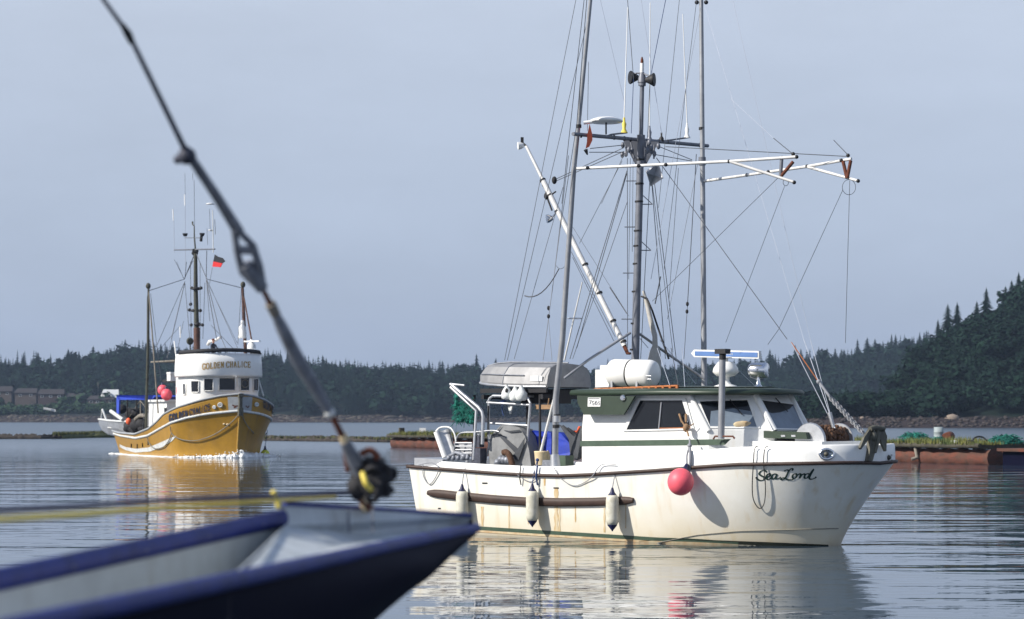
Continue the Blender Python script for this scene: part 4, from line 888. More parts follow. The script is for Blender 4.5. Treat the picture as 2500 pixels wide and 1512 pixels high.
# brace from mast to pole and exhaust
m = MB(); m.tube([B.pl(Z('M', 1010, 1290), -.1), B.pl(Z('M', 700, 1490), -1.2), B.pl(Z('A', 1130, 320), -1.62)], .032, 8); m.tube([B.pl(Z('M', 1080, 1300), .1), B.pl(Z('M', 1290, 1450), 1.2), B.pl((1719, 925), 1.62)], .03, 8); m.build_each('mast_brace', 'pole_grey', T)
m = MB(); m.tube([B.pl(Z('M', *q), .45) for q in ((1105, 985), (1130, 1080), (1165, 1230), (1188, 1310))], [.03, .05, .062, .06], 10); m.tube([B.pl(Z('M', *q), .45) for q in ((1188, 1300), (1190, 1380), (1190, 1425), (1185, 1490), (1185, 1600))], [.055, .06, .12, .15, .15], 12); ex = m.build('exhaust_stack', 'stack', T)
m = MB(); m.tube([B.pl(Z('M', *q), .40) for q in ((1090, 1025), (1130, 1040), (1170, 1130), (1230, 1310), (1290, 1480))], .022, 6); m.build('exhaust_pipe', 'black', ex)
# ------------------------------------------------------------------ standing and running rigging
def wires(parent, lst):
    for i, (q0, va, q1, vb, r_, mm, *sg) in enumerate(lst):
        a_ = B.pl(q0, va); b_ = B.pl(q1, vb); line(a_, b_, r_, 4, sg[0] if sg else 0, 8 if sg else 1).build('stay_wire' if not sg else 'slack_line', mm, parent)
z = Z
r1, r2, r3 = .0088, .0066, .005
wires(T, [
 (z('4', 700, -90), -.4, z('M', 95, 1490), -1.7, r2, 'wire'), (z('4', 772, 180), -.4, z('M', 115, 1490), -1.65, r2, 'wire'), (z('M', 520, 230), -.6, z('M', 165, 1480), -1.6, r2, 'wire'),
 (z('4', 775, -60), -1.8, z('4', 690, 1000), -1.9, r1, 'wire'), (z('4', 690, 1000), -1.9, z('M', 500, 530), -1.9, r1, 'wire'), (z('4', 755, -60), -1.8, z('5', 490, 1480), -1.9, r1, 'wire'),
 (z('M', 560, 0), -1.7, z('M', 440, 1000), -1.6, r1, 'wire'), (z('M', 500, 530), -1.7, z('M', 415, 1180), -1.6, r1, 'rope_grey'), (z('M', 415, 1180), -1.6, z('M', 375, 1490), -1.6, r1, 'rope_grey'), (z('M', 415, 1190), -1.6, z('M', 440, 1490), -1.6, r2, 'rope_grey'),
 (z('M', 950, 40), 0, z('M', 640, 640), 0, r2, 'wire'), (z('M', 985, 110), 0, z('M', 570, 1480), -.9, r1, 'wire'), (z('M', 985, 130), 0, z('M', 620, 1400), -.7, r1, 'wire'), (z('M', 990, 330), 0, z('M', 590, 1480), -.8, r2, 'wire'),
 (z('M', 988, 20), -.1, z('M', 990, 1400), -.1, r1, 'wire'), (z('M', 1010, 20), -.1, z('M', 998, 900), -.1, r2, 'wire'), (z('M', 1030, 30), -.1, z('M', 1024, 700), -.1, r2, 'wire'),
 (z('M', 1152, 160), .2, z('M', 1085, 1480), .2, r1, 'wire'), (z('M', 1165, 180), .2, z('M', 1265, 1480), .9, r1, 'wire'), (z('M', 1182, 170), .2, z('M', 1345, 1490), 1.3, r1, 'wire'), (z('M', 1165, 170), .2, z('M', 1320, 1430), 1.2, r2, 'wire'),
 (z('M', 1490, -10), 1.8, z('M', 1425, 1100), 1.7, r1, 'wire'), (z('M', 1425, 1100), 1.7, z('M', 1400, 1480), 1.6, r1, 'wire'), (z('4', 1660, -10), .3, z('M', 1255, 830), .3, r2, 'wire'), (z('4', 1690, 60), .3, z('M', 1160, 900), .3, r2, 'wire_pale'),
 (z('4', 1520, -10), .2, z('M', 1215, 380), .2, r2, 'wire'), (z('M', 1360, 90), .5, z('M', 1290, 1060), .5, r2, 'wire'), (z('M', 1500, 60), 1.8, z('M', 1280, 1190), .8, r2, 'wire'),
 (z('4', 1100, 0), -.1, z('4', 1148, 640), -.1, r1, 'wire'), (z('4', 1148, 640), -.1, z('4', 1130, 1080), -.1, r1, 'rope_blue'), (z('4', 1410, -10), .1, z('4', 1290, 600), .1, r1, 'rope_blue'), (z('4', 1283, 600), .1, z('4', 1262, 1120), .1, r1, 'wire'),
 (z('4', 880, 0), -.8, z('4', 1075, 830), -.1, r3, 'wire_pale'), (z('4', 1210, 0), .3, z('4', 1375, 1080), .5, r3, 'wire_pale'),
 (z('4', 785, 500), -1.7, z('4', 775, 1060), -1.7, r2, 'wire'),
 (z('5', 1450, 920), .1, z('5', 1770, 1050), 1.8, r1, 'wire'), (z('5', 1420, 1000), .1, z('5', 1770, 1062), 1.8, r1, 'wire'), (z('5', 1510, 920), .1, z('6', 1780, 350), .9, r1, 'wire'),
 (z('5', 440, 1235), 0, z('5', 1100, 930), 0, r1, 'wire'), (z('5', 440, 1255), 0, z('5', 1100, 965), 0, r1, 'wire'), (z('5', 760, 975), -1.8, z('5', 1100, 975), 0, r1, 'wire'), (z('5', 770, 938), -1.8, z('5', 1090, 905), 0, r1, 'wire'),
 (z('5', 1100, 1000), 0, z('5', 880, 1480), -.5, r2, 'wire'),
 (z('6', 1210, 320), -.9, z('6', 1015, 160), -.9, r1, 'wire'), (z('6', 1790, 335), .9, z('6', 1640, 180), .9, r1, 'wire'), (z('6', 1015, 160), -.9, z('T', 500, 900), -.6, r3, 'wire_pale'),
 (z('6', 1808, 600), .9, (2064, 838), .9, r2, 'wire'), (z('6', 1735, 700), .9, z('L', 750, 760), .9, r2, 'wire'), (z('L', 750, 760), .9, z('L', 650, 900), .9, r2, 'wire'),
 (z('6', 1130, 660), -.9, z('L', 268, 880), -.6, r2, 'wire'), (z('6', 1060, 575), -.95, z('M', 1170, 1060), .2, r2, 'wire'),
 (z('5', 1420, 1030), 0, z('L', 825, 850), 0, r1, 'wire'), (z('T', 270, 80), 1.9, (1962, 828), .6, r3, 'wire_pale'), (z('T', 515, -10), .5, (1979, 831), .2, r3, 'wire_pale'),
 (z('M', 590, 520), .0, z('M', 1000, 1170), 0, r3, 'wire'), (z('M', 860, 960), 0, z('M', 985, 1150), 0, .012, 'wire'),
 (z('M', 580, 700), -.2, z('M', 900, 1320), 0, r2, 'wire'), (z('M', 590, 740), -.2, z('M', 890, 1350), 0, r2, 'wire'), (z('M', 1080, 1330), .1, z('M', 1140, 1400), .3, r2, 'wire'),
 (z('2', 610, 60), -.2, z('2', 790, 600), -1.5, r2, 'wire_pale'), (z('2', 710, 60), -.2, z('2', 815, 600), -1.5, r1, 'wire'), (z('2', 790, 60), -.2, z('2', 830, 600), -1.5, r2, 'wire_pale'), (z('2', 630, 0), .2, z('2', 890, 320), .9, r2, 'wire_pale'),
 (z('2', 1205, 225), .1, z('2', 1320, 335), .1, r2, 'wire_pale'),
 (z('L', 860, 870), 0, z('3', 700, 565), 0, .010, 'wire_pale'), ((1962, 828), .6, z('3', 700, 560), .05, .009, 'wire_pale'), ((1979, 831), .2, z('3', 690, 530), .05, .009, 'wire_pale'), (z('L', 865, 880), 0, z('L', 1110, 1235), 0, .011, 'orange_brown'),
 (z('M', 490, 825), -1.7, z('M', 240, 1020), -1.7, .014, 'wire', .22), (z('M', 470, 800), -1.7, z('M', 530, 808), -1.7, .006, 'wire', .06), (z('M', 1230, 880), .6, z('M', 1190, 1080), .6, .016, 'wire'), (z('M', 1075, 20), -.1, z('M', 1060, 0), -.1, r1, 'wire'),
])
for c0, rx, ry, v in ((z('6', 1143, 620), .055, .07, -.9), (z('6', 1800, 670), .14, .16, .9)):
    c = B.pl(c0, v); MB().tube([c+Vector((rx*math.cos(a), 0, ry*math.sin(a))) for a in np.linspace(0, 6.283, 20)], .006, 4, False).build('wire_coil', 'wire', T)
m = MB(); m.tube([B.pl(z('M', *q), -.9) for q in ((660, 920), (600, 1180), (530, 1490))], [.014, .018, .022], 7); rr_ = m.build('white_staff', 'boom_white', T)
c = B.pl(z('M', 605, 1185), -.9); MB().tube([c+Vector((.16*math.cos(a), .16*math.sin(a), .0)) for a in np.linspace(0, 6.283, 20)], .012, 5, False).build('hoop', 'wire_pale', rr_)
m = MB()
for q, v in (((415, 1110), -1.6), ((415, 1170), -1.6), ((1425, 1080), 1.7), ((1422, 1135), 1.7), ((457, 180), 0)): m.ball(B.pl(z('M', *q), v), .06 if q[0] == 457 else .035, 8, 6, (1, 1, 1.5))
m.build_each('rigging_block', 'rubber', T)
m = MB()
for q in ((1085, 1000), (1120, 990), (1150, 950), (1180, 960), (1330, 960), (1400, 990), (1370, 930), (1090, 905), (1440, 915), (1350, 880)): m.ball(B.pl(z('5', *q), random.uniform(-.15, .15)), .045, 8, 6, (1, 1, 1.6))
for q in ((1110, 860, 1130, 1010), (1170, 880, 1200, 1040), (1330, 880, 1310, 1050), (1400, 900, 1395, 1040)): m.tube([B.pl(z('5', q[0], q[1]), .05), B.pl(z('5', q[2], q[3]), .05)], .02, 5)
m.build_each('halyard_block', 'mast_grey', T)
# bow stay fitting and chain
def chain(p, q, n, sz, name, m_, parent):
    m = MB()
    for i in range(n):
        c = Vector(p).lerp(Vector(q), (i+.5)/n); d = (Vector(q)-Vector(p)).normalized(); s_ = d.cross(Vector((0, 1, 0) if i % 2 else (1, 0, .2))).normalized()
        m.tube([c+d*sz*1.05*math.cos(a)+s_*sz*.62*math.sin(a) for a in np.linspace(0, 6.283, 9)], sz*.24, 5, False)
    return m.build(name, m_, parent)
chain(B.pl(z('3', 665, 355), 0), B.pl(z('3', 912, 622), 0), 19, .05, 'bow_chain', 'chain', T); chain(B.pl(z('3', 680, 352), .1), B.pl(z('3', 925, 618), .1), 19, .048, 'bow_chain', 'chain', T)
m = MB(); m.tube([B.pl(z('3', 590, 240), 0), B.pl(z('3', 670, 350), 0)], .03, 6); m.ball(B.pl(z('3', 592, 245), 0), .05, 8, 6); m.build('rope_splice', 'rope_grey', T)
m = MB(); m.tube([B.pl(z('3', 670, 470), 0), B.pl(z('3', 700, 580), 0)], [.05, .035], 6); m.tube([B.pl(z('3', 665, 575), 0), B.pl(z('3', 665, 620), 0)], .02, 6); m.tube([B.pl(z('3', 670, 580), 0), B.pl(z('3', 712, 580), 0)], .02, 6); m.build('stay_fitting', 'aluminium', T)
# winch drum on the foredeck
dc = B.W(-.55, -.2, 0); c0 = B.pl(z('3', 530, 670), -.62); c1 = B.pl(z('3', 745, 665), .62); wz = c0.z
ax = (c1-c0).normalized()
w0 = MB(); w0.lathe(c0, [(-.03, .34), (0, .36), (.02, .36), (.05, .34)], 28, axis=ax); w0.lathe(c1, [(-.03, .33), (0, .34), (.03, .33)], 28, axis=ax)
wd = empty('anchor_winch', c0, None, None); wd.parent = T; wd.matrix_parent_inverse = wm(T).inverted(); w0.build_each('flange', 'aluminium', wd)
m = MB()
for i in range(260):
    t = rng.uniform(.04, .96); a = rng.uniform(0, 6.28); n1 = ax.cross(Vector((0, 0, 1))).normalized(); n2_ = ax.cross(n1); c = c0.lerp(c1, t)+(n1*math.cos(a)+n2_*math.sin(a))*.27
    m.ball(c, .045, 6, 4)
m.lathe(c0, [(.04, .25), ((c1-c0).length-.04, .25)], 20, axis=ax); m.build('drum_chain', 'chain_rust', wd)
# anchor on the bow roller
m = MB(); an_ = lambda x, y, v=0.0: B.pu(z('3', x, y), UE+.05+v*.2)
m.slab([an_(*q) for q in ((970, 645), (1035, 640), (1020, 700), (985, 822), (952, 822), (965, 740))], -B.f*.08); m.build('bow_post', 'anchor_metal', T)
ak = MB()
ak.slab([an_(x, y, -.12) for x, y in ((965, 590), (985, 585), (1000, 610), (975, 640), (902, 738), (895, 725), (925, 650))], -B.f*.05)
ak.slab([an_(x, y, .2) for x, y in ((1040, 585), (1070, 590), (1090, 640), (1085, 750), (1078, 752), (1055, 700), (1035, 640))], -B.f*.05)
ak.tube([an_(965, 590, -.15), an_(1000, 578, 0), an_(1065, 588, .25)], .055, 8); ak.tube([an_(1015, 590, .02), an_(1020, 660, .02), an_(1000, 760, .0)], [.05, .06, .04], 8)
ak.ball(an_(990, 640), .07, 10, 8, (1, 1, 1.6)); ak.build('anchor', 'anchor_metal', label='dark weathered anchor hanging over the bow roller of the white troller', cat='anchor')
# ------------------------------------------------------------------ things on and around the troller
rf = empty('life_raft', B.pl(z('2', 415, 345), -.5), 'white barrel shaped life raft canister on the troller roof', 'life raft')
ca = B.pl(z('2', 300, 242), -.75); cb_ = B.pl(z('2', 560, 248), -.7); ax = (cb_-ca).normalized(); Lc = (cb_-ca).length
m = MB(); m.lathe(ca, [(-.12, .02), (-.11, .22), (-.04, .29), (0, .305), (Lc*.44, .305), (Lc*.455, .297), (Lc*.495, .297), (Lc*.51, .305), (Lc, .305), (Lc+.08, .28), (Lc+.14, .2), (Lc+.15, .02)], 28, axis=ax); m.build('canister', 'white_plastic', rf)
m = MB(); m.lathe(ca, [(Lc*.455, .299), (Lc*.465, .301), (Lc*.485, .301), (Lc*.495, .299)], 28, axis=ax, cap=False); m.build('strap', 'black', rf)
m = MB()
for t in (.1, .8): c = ca.lerp(cb_, t)-Vector((0, 0, .28)); m.box(c, (.05, .5, .2), B.M())
m.tube([ca-Vector((0, .33, .05)), cb_-Vector((0, .33, .05))], .015, 5); m.tube([ca-Vector((0, .3, .12)), cb_-Vector((0, .3, .12))], .015, 5); m.build('cradle', 'aluminium', rf)
ca2 = B.pl(z('2', 250, 270), .2); m = MB(); m.box(ca2-Vector((0, 0, .05)), (.4, .4, .42), B.M()); m.box(ca2+Vector((0, 0, .2)), (.24, .24, .12), B.M()); m.build('white_tank', 'gloss_white', label='boxy white tank behind the life raft on the troller roof', cat='tank')
# skiff upside down
sk = empty('skiff', B.pl(z('A', 850, 480), -.2), 'small grey aluminium skiff stored upside down above the troller stern', 'skiff')
tb = [B.pu(z('A', *q), 0) for q in ((900, 440),)]
s0 = B.pl(z('A', 905, 430), -1.0); s0u = B.uvw(s0)[0]; zt = B.pl(z('A', 905, 160), -1.0).z; zg = s0.z
trz = (zt-zg)
secs = []
for t, hw, hh in ((0, .80, 1.0), (.25, .82, 1.02), (.5, .80, 1.0), (.72, .66, .96), (.88, .42, .86), (1.0, .12, .7)):
    u = s0u-2.35*t; rows = []
    for b_, h_ in ((-1, 0), (-1.02, .12), (-.97, .5), (-.84, .86), (-.6, 1.0), (0, 1.06), (.6, 1.0), (.84, .86), (.97, .5), (1.02, .12), (1, 0)):
        rows.append(B.W(u-(.0 if h_ > .5 else .12*t), -.18+b_*hw, zg+.02+.12*t*t+h_*trz*hh))
    secs.append(rows)
m = MB(); m.grid(secs, False); m.poly(secs[-1]); fix_normals(m.build('hull', 'skiff_alu', sk))
MB().slab(secs[0], B.f*.03).build('transom', 'skiff_alu', sk)
m = MB()
for sd in (-1, 1): m.tube([r[0] if sd < 0 else r[-1] for r in secs], .03, 6)
m.build('gunwale', 'aluminium', sk)
m = MB(); m.tube([r[2]-B.p*.02 for r in secs[1:5]], .014, 5); m.tube([r[5]+Vector((0, 0, .02)) for r in secs], .02, 5); m.tube([secs[2][j] for j in range(11)], .014, 5); m.build('ribs', 'galv', sk)
m = MB(); c = secs[0][2].lerp(secs[1][1], .35)-B.p*.02; m.slab([c+B.f*.12+Vector((0, 0, .06)), c-B.f*.22+Vector((0, 0, .06)), c-B.f*.22-Vector((0, 0, .06)), c+B.f*.12-Vector((0, 0, .06))], B.p*-.01); m.build('number_patch', 'white_plastic', sk)
# rack carrying it
rk = MB(); zz = B.pl(z('A', 900, 600), -.9).z
for v in (-.95, .6): rk.box(B.W(s0u-.95, v, zg-.06), (1.9, .07, .1), B.M())
for u_ in (s0u-1.8, s0u-.1): rk.box(B.W(u_, -.17, zg-.2), (.07, 1.7, .1), B.M())
for v in (.6,):
    for u_ in (s0u-1.8, s0u-.1): rk.tube([B.W(u_, v, zg-.15), B.W(u_, v, 1.1)], .03, 8)
rk.tube([B.W(s0u-.2, -.95, zg-.15), B.W(s0u-.2, -.95, 1.1)], .03, 8); rk.tube([B.W(s0u-2.1, -.95, zg-.15), B.W(s0u-2.1, -.95, 1.1)], .03, 8)
rk.build('skiff_rack', 'rubber', T)
m = MB(); m.box(B.W(s0u-.5, -.35, zg-.2), (.9, .7, .3), B.M()); m.build('dark_crate', 'rubber', label='dark box stowed under the upturned skiff', cat='box')
FVp = -1.05
def fr(x, y, v=FVp): return B.pl(z('A', x, y), v)
m = MB(); m.tube([fr(*q) for q in ((205, 615), (225, 560), (270, 528), (640, 540), (690, 560), (722, 625))], .03, 8)
m.tube([fr(195, 612), fr(440, 625), fr(710, 640)], .028, 8); m.tube([fr(215, 620), fr(212, 1010)], .03, 8); m.tube([fr(718, 630), fr(690, 1000), fr(672, 1380)], .032, 8); m.tube([fr(235, 862), fr(690, 890)], .026, 8); m.tube([fr(212, 1000), fr(235, 1390)], .028, 8)
m.tube([fr(245, 1000), fr(170, 1350)], .022, 8)
for k_ in (270, 640): m.tube([fr(k_, 535), fr(k_, 535)+B.p*.9], .026, 8)
m.tube([fr(270, 528)+B.p*.9, fr(640, 540)+B.p*.9], .026, 8); m.build('deck_frame', 'aluminium', T)
m = MB(); m.tube([fr(212, 650, -1.07), fr(205, 1000, -1.07)], .02, 6); m.build('black_hose', 'black', T)
# white bags under the skiff
for i, (q, r_, lb) in enumerate((((432, 480), .13, 'white ring buoy shape bag with a dark hole, left of the bags below the skiff'), ((535, 500), .14, 'crumpled white bag in the middle below the skiff'), ((610, 495), .15, 'crumpled white bag on the right below the skiff'))):
    c = fr(*q, -1.1); m = MB(); m.lathe(c-Vector((0, 0, .17)), [(h_, q_*r_*(1+.08*math.sin(h_*40+i))) for h_, q_ in ((0, .55), (.03, .85), (.09, .95), (.16, .85), (.22, .6), (.28, .32), (.31, .2), (.33, .24))], 12); m.ball(c-Vector((.03, .02, .1)), r_*.7, 12, 8, (.9, .6, .8), .2); o = m.build('white_bag', 'white_bag', label=lb, cat='bag')
    if i == 0: MB().ball(c-Vector((0, .1, -.02)), .045, 10, 8, (.8, .4, 1.3)).build('opening', 'black', o)
m = MB(); m.slab([fr(*q, -.8) for q in ((445, 650), (500, 650), (475, 748), (465, 745))], B.p*.04); m.build('hanging_rag', 'white_bag', label='pointed white rag hanging under the deck frame', cat='rag')
m = MB(); m.tube([fr(*q, -.9) for q in ((330, 610), (400, 600), (430, 560))], [.03, .045, .02], 6); m.tube([fr(385, 620, -.9), fr(375, 700, -.9), fr(395, 770, -.9)], .015, 5); m.build('blue_line', 'rope_blue', label='blue rope knotted on the top rail of the deck frame', cat='rope')
m = MB(); m.box(fr(915, 665, -.9), (.55, .1, .1), B.M()); m.tube([fr(935, 640, -.9), fr(945, 560, -.9)], .015, 6); m.build('wood_block', 'wood', T)
# grey tarp over the gurdies
def tarp(name, pts, v0, v1, m_, lab, nz=.03):
    c = sum((fr(*q, v0) for q in pts), Vector())/len(pts); rows = []
    for j in range(9):
        t = j/8; v = lerp(v0, v1, t); k = 1-.30*t**2; row = []
        for i, q in enumerate(pts):
            p = fr(*q, v0); p = c+B.p*(v-v0)+(p-c)*k
            row.append(p+Vector((0, 0, random.uniform(-nz, nz)*(p.z > c.z)))+B.p*random.uniform(-nz, nz))
        rows.append(row)
    m = MB(); m.grid(rows, True, True); m.poly(rows[0]); m.poly(rows[-1]); o = m.build(name, m_, label=lab, cat='tarp'); fix_normals(o); return o
tg = tarp('grey_tarp', [(215, 1385), (225, 1150), (250, 1010), (370, 895), (480, 885), (590, 905), (660, 1010), (700, 1180), (722, 1385)], -1.12, -.4, 'tarp_grey', 'light grey tarp tied over machinery inside the aft deck frame')
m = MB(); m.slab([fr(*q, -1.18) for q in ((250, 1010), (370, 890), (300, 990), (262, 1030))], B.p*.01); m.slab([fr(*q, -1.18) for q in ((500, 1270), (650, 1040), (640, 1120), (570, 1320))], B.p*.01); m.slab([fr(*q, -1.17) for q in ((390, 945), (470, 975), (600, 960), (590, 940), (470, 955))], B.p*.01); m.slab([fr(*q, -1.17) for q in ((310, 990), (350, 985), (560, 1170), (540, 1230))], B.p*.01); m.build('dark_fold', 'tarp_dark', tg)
tarp('blue_tarp', [(700, 1370), (705, 1180), (640, 1030), (650, 970), (780, 962), (900, 955), (1080, 975), (1190, 1090), (1212, 1210), (1190, 1260), (1000, 1260), (940, 1370)], -.7, -.1, 'tarp_blue', 'bright blue tarp covering gear behind the left pole')
tarp('dark_tarp', [(1065, 880), (1150, 920), (1250, 1030), (1345, 880), (1335, 1080), (1290, 1310), (1205, 1290), (1190, 1060)], -.75, -.5, 'tarp_dark', 'dark grey canvas hanging against the back of the wheelhouse')
m = MB(); m.slab([fr(*q, -.1) for q in ((1190, 950), (1280, 955), (1300, 900), (1320, 900), (1260, 1000), (1215, 1000))], B.p*.2); m.build('orange_lifejacket', 'orange', label='bit of orange life jacket behind the dark canvas', cat='life jacket')
m = MB(); m.box(fr(1130, 1318, -1.0), (.30, .3, .24), B.M()); m.build('green_box', 'stripe_green', label='small pale green box at the foot of the left pole', cat='box')
m = MB(); m.box(fr(905, 1385, -1.25)+Vector((0, 0, -.0)), (.34, .1, .28), B.M()); m.build('grey_box', 'galv', label='small grey box set in the rail below the cream bucket', cat='box')
m = MB(); m.lathe(fr(855, 1370, -1.2), [(0, .13), (.02, .14), (.28, .16), (.30, .17), (.31, .15)], 18); m.ball(fr(930, 1290, -1.1), .11, 12, 8, (.6, .6, 1.6), .1); bk = m.build('cream_bucket', 'yellow', label='cream yellow bucket on the side deck left of the left pole', cat='bucket')
bk.data.materials[0] = mat('cream', (.72, .58, .36), .7)
m = MB(); m.tube([fr(1028, 480, -1.3), fr(850, 1200, -1.3)], [.028, .034], 8); m.build('boat_hook', 'boom_white', label='white pole leaning diagonally against the left trolling pole', cat='boat hook')
m = MB(); 
for i in range(5): m.ball(fr(330+i*38, 1340-((i*37) % 40), -1.25), .10, 12, 8, (1, 1, .9), .15)
m.build('gear_heap', 'galv', label='heap of grey lines and weights in front of the grey tarp', cat='fishing gear')
m = MB(); m.tube(catmull([fr(*q, -1.3) for q in ((390, 1220), (430, 1215), (470, 1260), (500, 1370))], 5), .07, 8); m.build('brown_glove', 'chain_rust', label='dark brown rag draped on the rail below the grey tarp', cat='rag')
m = MB(); m.lathe(fr(100, 1015, -1.2), [(0, .05), (.03, .075), (.1, .075), (.13, .04)], 12); m.build('white_float', 'white_plastic', label='small white float at the top of the black winch motor', cat='float')
for c in (fr(95, 1085, -1.2),):
    m = MB(); m.box(c, (.17, .17, .26), B.M()); m.box(c+Vector((0, 0, -.45)), (.26, .22, .6), B.M()); m.build('gurdy_motor', 'galv_dark', T)
# stern davit and chute
g1 = lambda x, y, v=-1.3: B.pl(z('1', x, y), v)
m = MB(); m.tube([g1(*q) for q in ((298, 262), (500, 430), (528, 465), (535, 500), (530, 700))], .042, 10); m.tube([g1(*q) for q in ((298, 285), (485, 455), (465, 815))], .035, 10); m.tube([g1(298, 262), g1(400, 272)], .025, 8); m.tube([g1(298, 262, -1.0), g1(490, 440, -1.0)], .03, 8); m.build('stern_davit', 'aluminium', T)
m = MB(); P = []
for t in np.linspace(0, 1, 8):
    a_ = (Vector(g1(192, 612)).lerp(g1(252, 790), t)); b_ = (Vector(g1(262, 578)).lerp(g1(330, 640), t) if t < .3 else Vector(g1(262, 578)).lerp(g1(338, 790), t))
    P.append([a_, a_.lerp(b_, .3)+B.p*.16, a_.lerp(b_, .7)+B.p*.2, b_+B.p*.06])
m.grid(P); P2_ = [[q-B.p*.03 for q in r] for r in P]; m.grid(P2_); ch = m.build('gutting_chute', 'aluminium', T)
m = MB(); m.tube([g1(192, 612, -1.33), g1(256, 795, -1.33)], .06, 10); m.tube(catmull([g1(*q) for q in ((192, 605), (225, 578), (290, 578), (325, 620), (338, 680))], 4), .02, 6); m.build('white_tube', 'white_plastic', ch)
m = MB(); m.tube(catmull([g1(*q) for q in ((322, 740), (340, 660), (375, 618), (470, 612), (600, 600), (650, 610))], 4), .018, 6)
for y in (690, 715, 740, 765): m.tube([g1(335, y), g1(455, y)], .02, 6)
m.slab([g1(*q, -1.1) for q in ((330, 690), (455, 690), (455, 790), (325, 790))], B.p*.02); m.build('stern_rack', 'aluminium', T)
nb = MB()
for q in ((345, 360), (345, 400), (335, 425), (370, 500), (360, 520), (400, 460), (420, 480), (440, 500), (455, 510), (420, 530), (450, 535), (385, 520)):
    nb.ball(g1(*q, -1.1), .06, 10, 8, (1, 1, 1), .3)
for i in range(300):
    c = g1(rng.uniform(330, 465), rng.uniform(380, 540), -1.1+rng.uniform(-.1, .1)); nb.tube([c, c+Vector((rng.uniform(-.14, .14), 0, rng.uniform(-.14, .14)))], .007, 4)
nb.tube([g1(335, 330, -1.1), g1(345, 420, -1.1), g1(380, 470, -1.1), g1(440, 500, -1.1)], .03, 6); nb.build('hanging_net', 'net_teal', label='bundle of teal net hanging from the stern davit', cat='fishing net')
m = MB()
for i in range(5): m.ball(g1(285+i*34, 800, -1.35), .05, 8, 6, (1, 1, 1.2))
m.tube([g1(280, 795), g1(340, 760), g1(430, 790)], .05, 7); m.ball(g1(400, 790), .10, 12, 8, (1, 1, .8), .1); m.build('grey_fenders', 'galv', label='row of small grey weights and coiled line on the stern quarter', cat='fishing gear')
for q in ((320, 480), (345, 480)): line(g1(q[0], 420, -1.1), g1(q[0]-8, 620, -1.1), .005, 4).build('net_line', 'wire', T)
# fenders hung over the side
def HR_(q, d): p = HS.px(*q); e_ = (Vector((0, 0, H))-p).normalized(); return p+e_*d
def tie(name, pts, r_, m_, lab, cat='rope'): return MB().tube(catmull(pts, 6), r_, 6).build(name, m_, label=lab, cat=cat)
for i, (xt, yt, xc, y0, y1, lb) in enumerate(((418, 830, 382, 1042, 1230, 'white fender on the stern quarter, leftmost of three along the guard'), (930, 815, 893, 1040, 1262, 'white fender hanging below the left pole, middle of the three'),
                                        (1520, 832, 1475, 1070, 1292, 'white fender at the right end of the brown guard, rightmost of three'))):
    top = HR_(z('1', xc, y0), .20); bot = Vector((top.x, top.y, 0)); sc = top.y/F; Lz = (y1-y0)/2.98*sc; r_ = .138; bot = top-Vector((0, 0, Lz))
    f_ = empty('fender', top, lb, 'fender', 'cylindrical fenders of the white troller')
    m = MB(); m.lathe(top, [(-Lz, .05), (-Lz+.02, r_*.75), (-Lz+.08, r_*.97), (-Lz+.14, r_), (-.12, r_), (-.05, r_*.93), (0, r_*.7), (.005, .04)], 24); m.build('body', 'fender_white', f_)
    m = MB(); m.lathe(top, [(-.005, r_*.72), (.06, .05), (.13, .03), (.16, .02)], 16); m.build('top_cap', 'fender_navy', f_)
    m = MB(); m.lathe(bot, [(-.12, .015), (-.1, .02), (-.0, r_*.72), (.02, r_*.76)], 16); m.build('bottom_cap', 'fender_navy', f_)
    tp = B.pl(z('1', xt, yt), -1.66); m = MB(); m.tube([top+Vector((0, 0, .15)), lerp(top, tp, .6)-B.p*.05, tp], .012, 6); m.tube([tp, tp-Vector((-.01, .02, .3))], .012, 6); m.ball(tp, .04, 8, 6); m.build('lanyard', 'rope_blue' if i == 1 else 'rope_grey', f_)
c = HR_(z('2', 780, 1033), .46); bu = empty('buoy', c, 'round pink buoy with a navy top hanging on the troller side', 'buoy')
MB().ball(c, .272, 32, 24, (1, 1, 1.04)).build('ball', 'pink', bu)
n0 = (B.pl(z('2', 838, 880), -1.85)-c).normalized(); MB().lathe(c, [(.2, .19), (.262, .125), (.33, .06), (.42, .04)], 18, axis=n0).build('top_cap', 'fender_navy', bu)
m = MB(); tp = B.pl(z('2', 845, 770), -1.8); m.tube(catmull([c+n0*.4, B.pl(z('2', 825, 840), -1.85), tp, B.pl(z('2', 845, 720), -1.6)], 4), .02, 6); m.tube(catmull([tp, B.pl(z('2', 850, 850), -1.85), B.pl(z('2', 845, 945), -1.85)], 4), .03, 6); m.ball(tp, .05, 8, 6); m.build('lanyard', 'rope_grey', bu)
m = MB(); sp_ = B.pl(z('2', 820, 640), -1.55); m.ball(sp_, .07, 10, 8, (1, 1, 1.3)); m.tube([B.pl(z('2', 790, 595), -1.5), sp_, B.pl(z('2', 838, 700), -1.6)], .02, 6); m.tube([sp_, B.pl(z('2', 878, 610), -1.5)], .01, 5); m.tube([B.pl(z('2', 770, 540), -1.45), B.pl(z('2', 790, 600), -1.5)], .025, 6); m.tube([B.pl(z('2', 818, 540), -1.45), B.pl(z('2', 820, 600), -1.5)], .025, 6); m.build('shroud_shackle', 'wood', T)
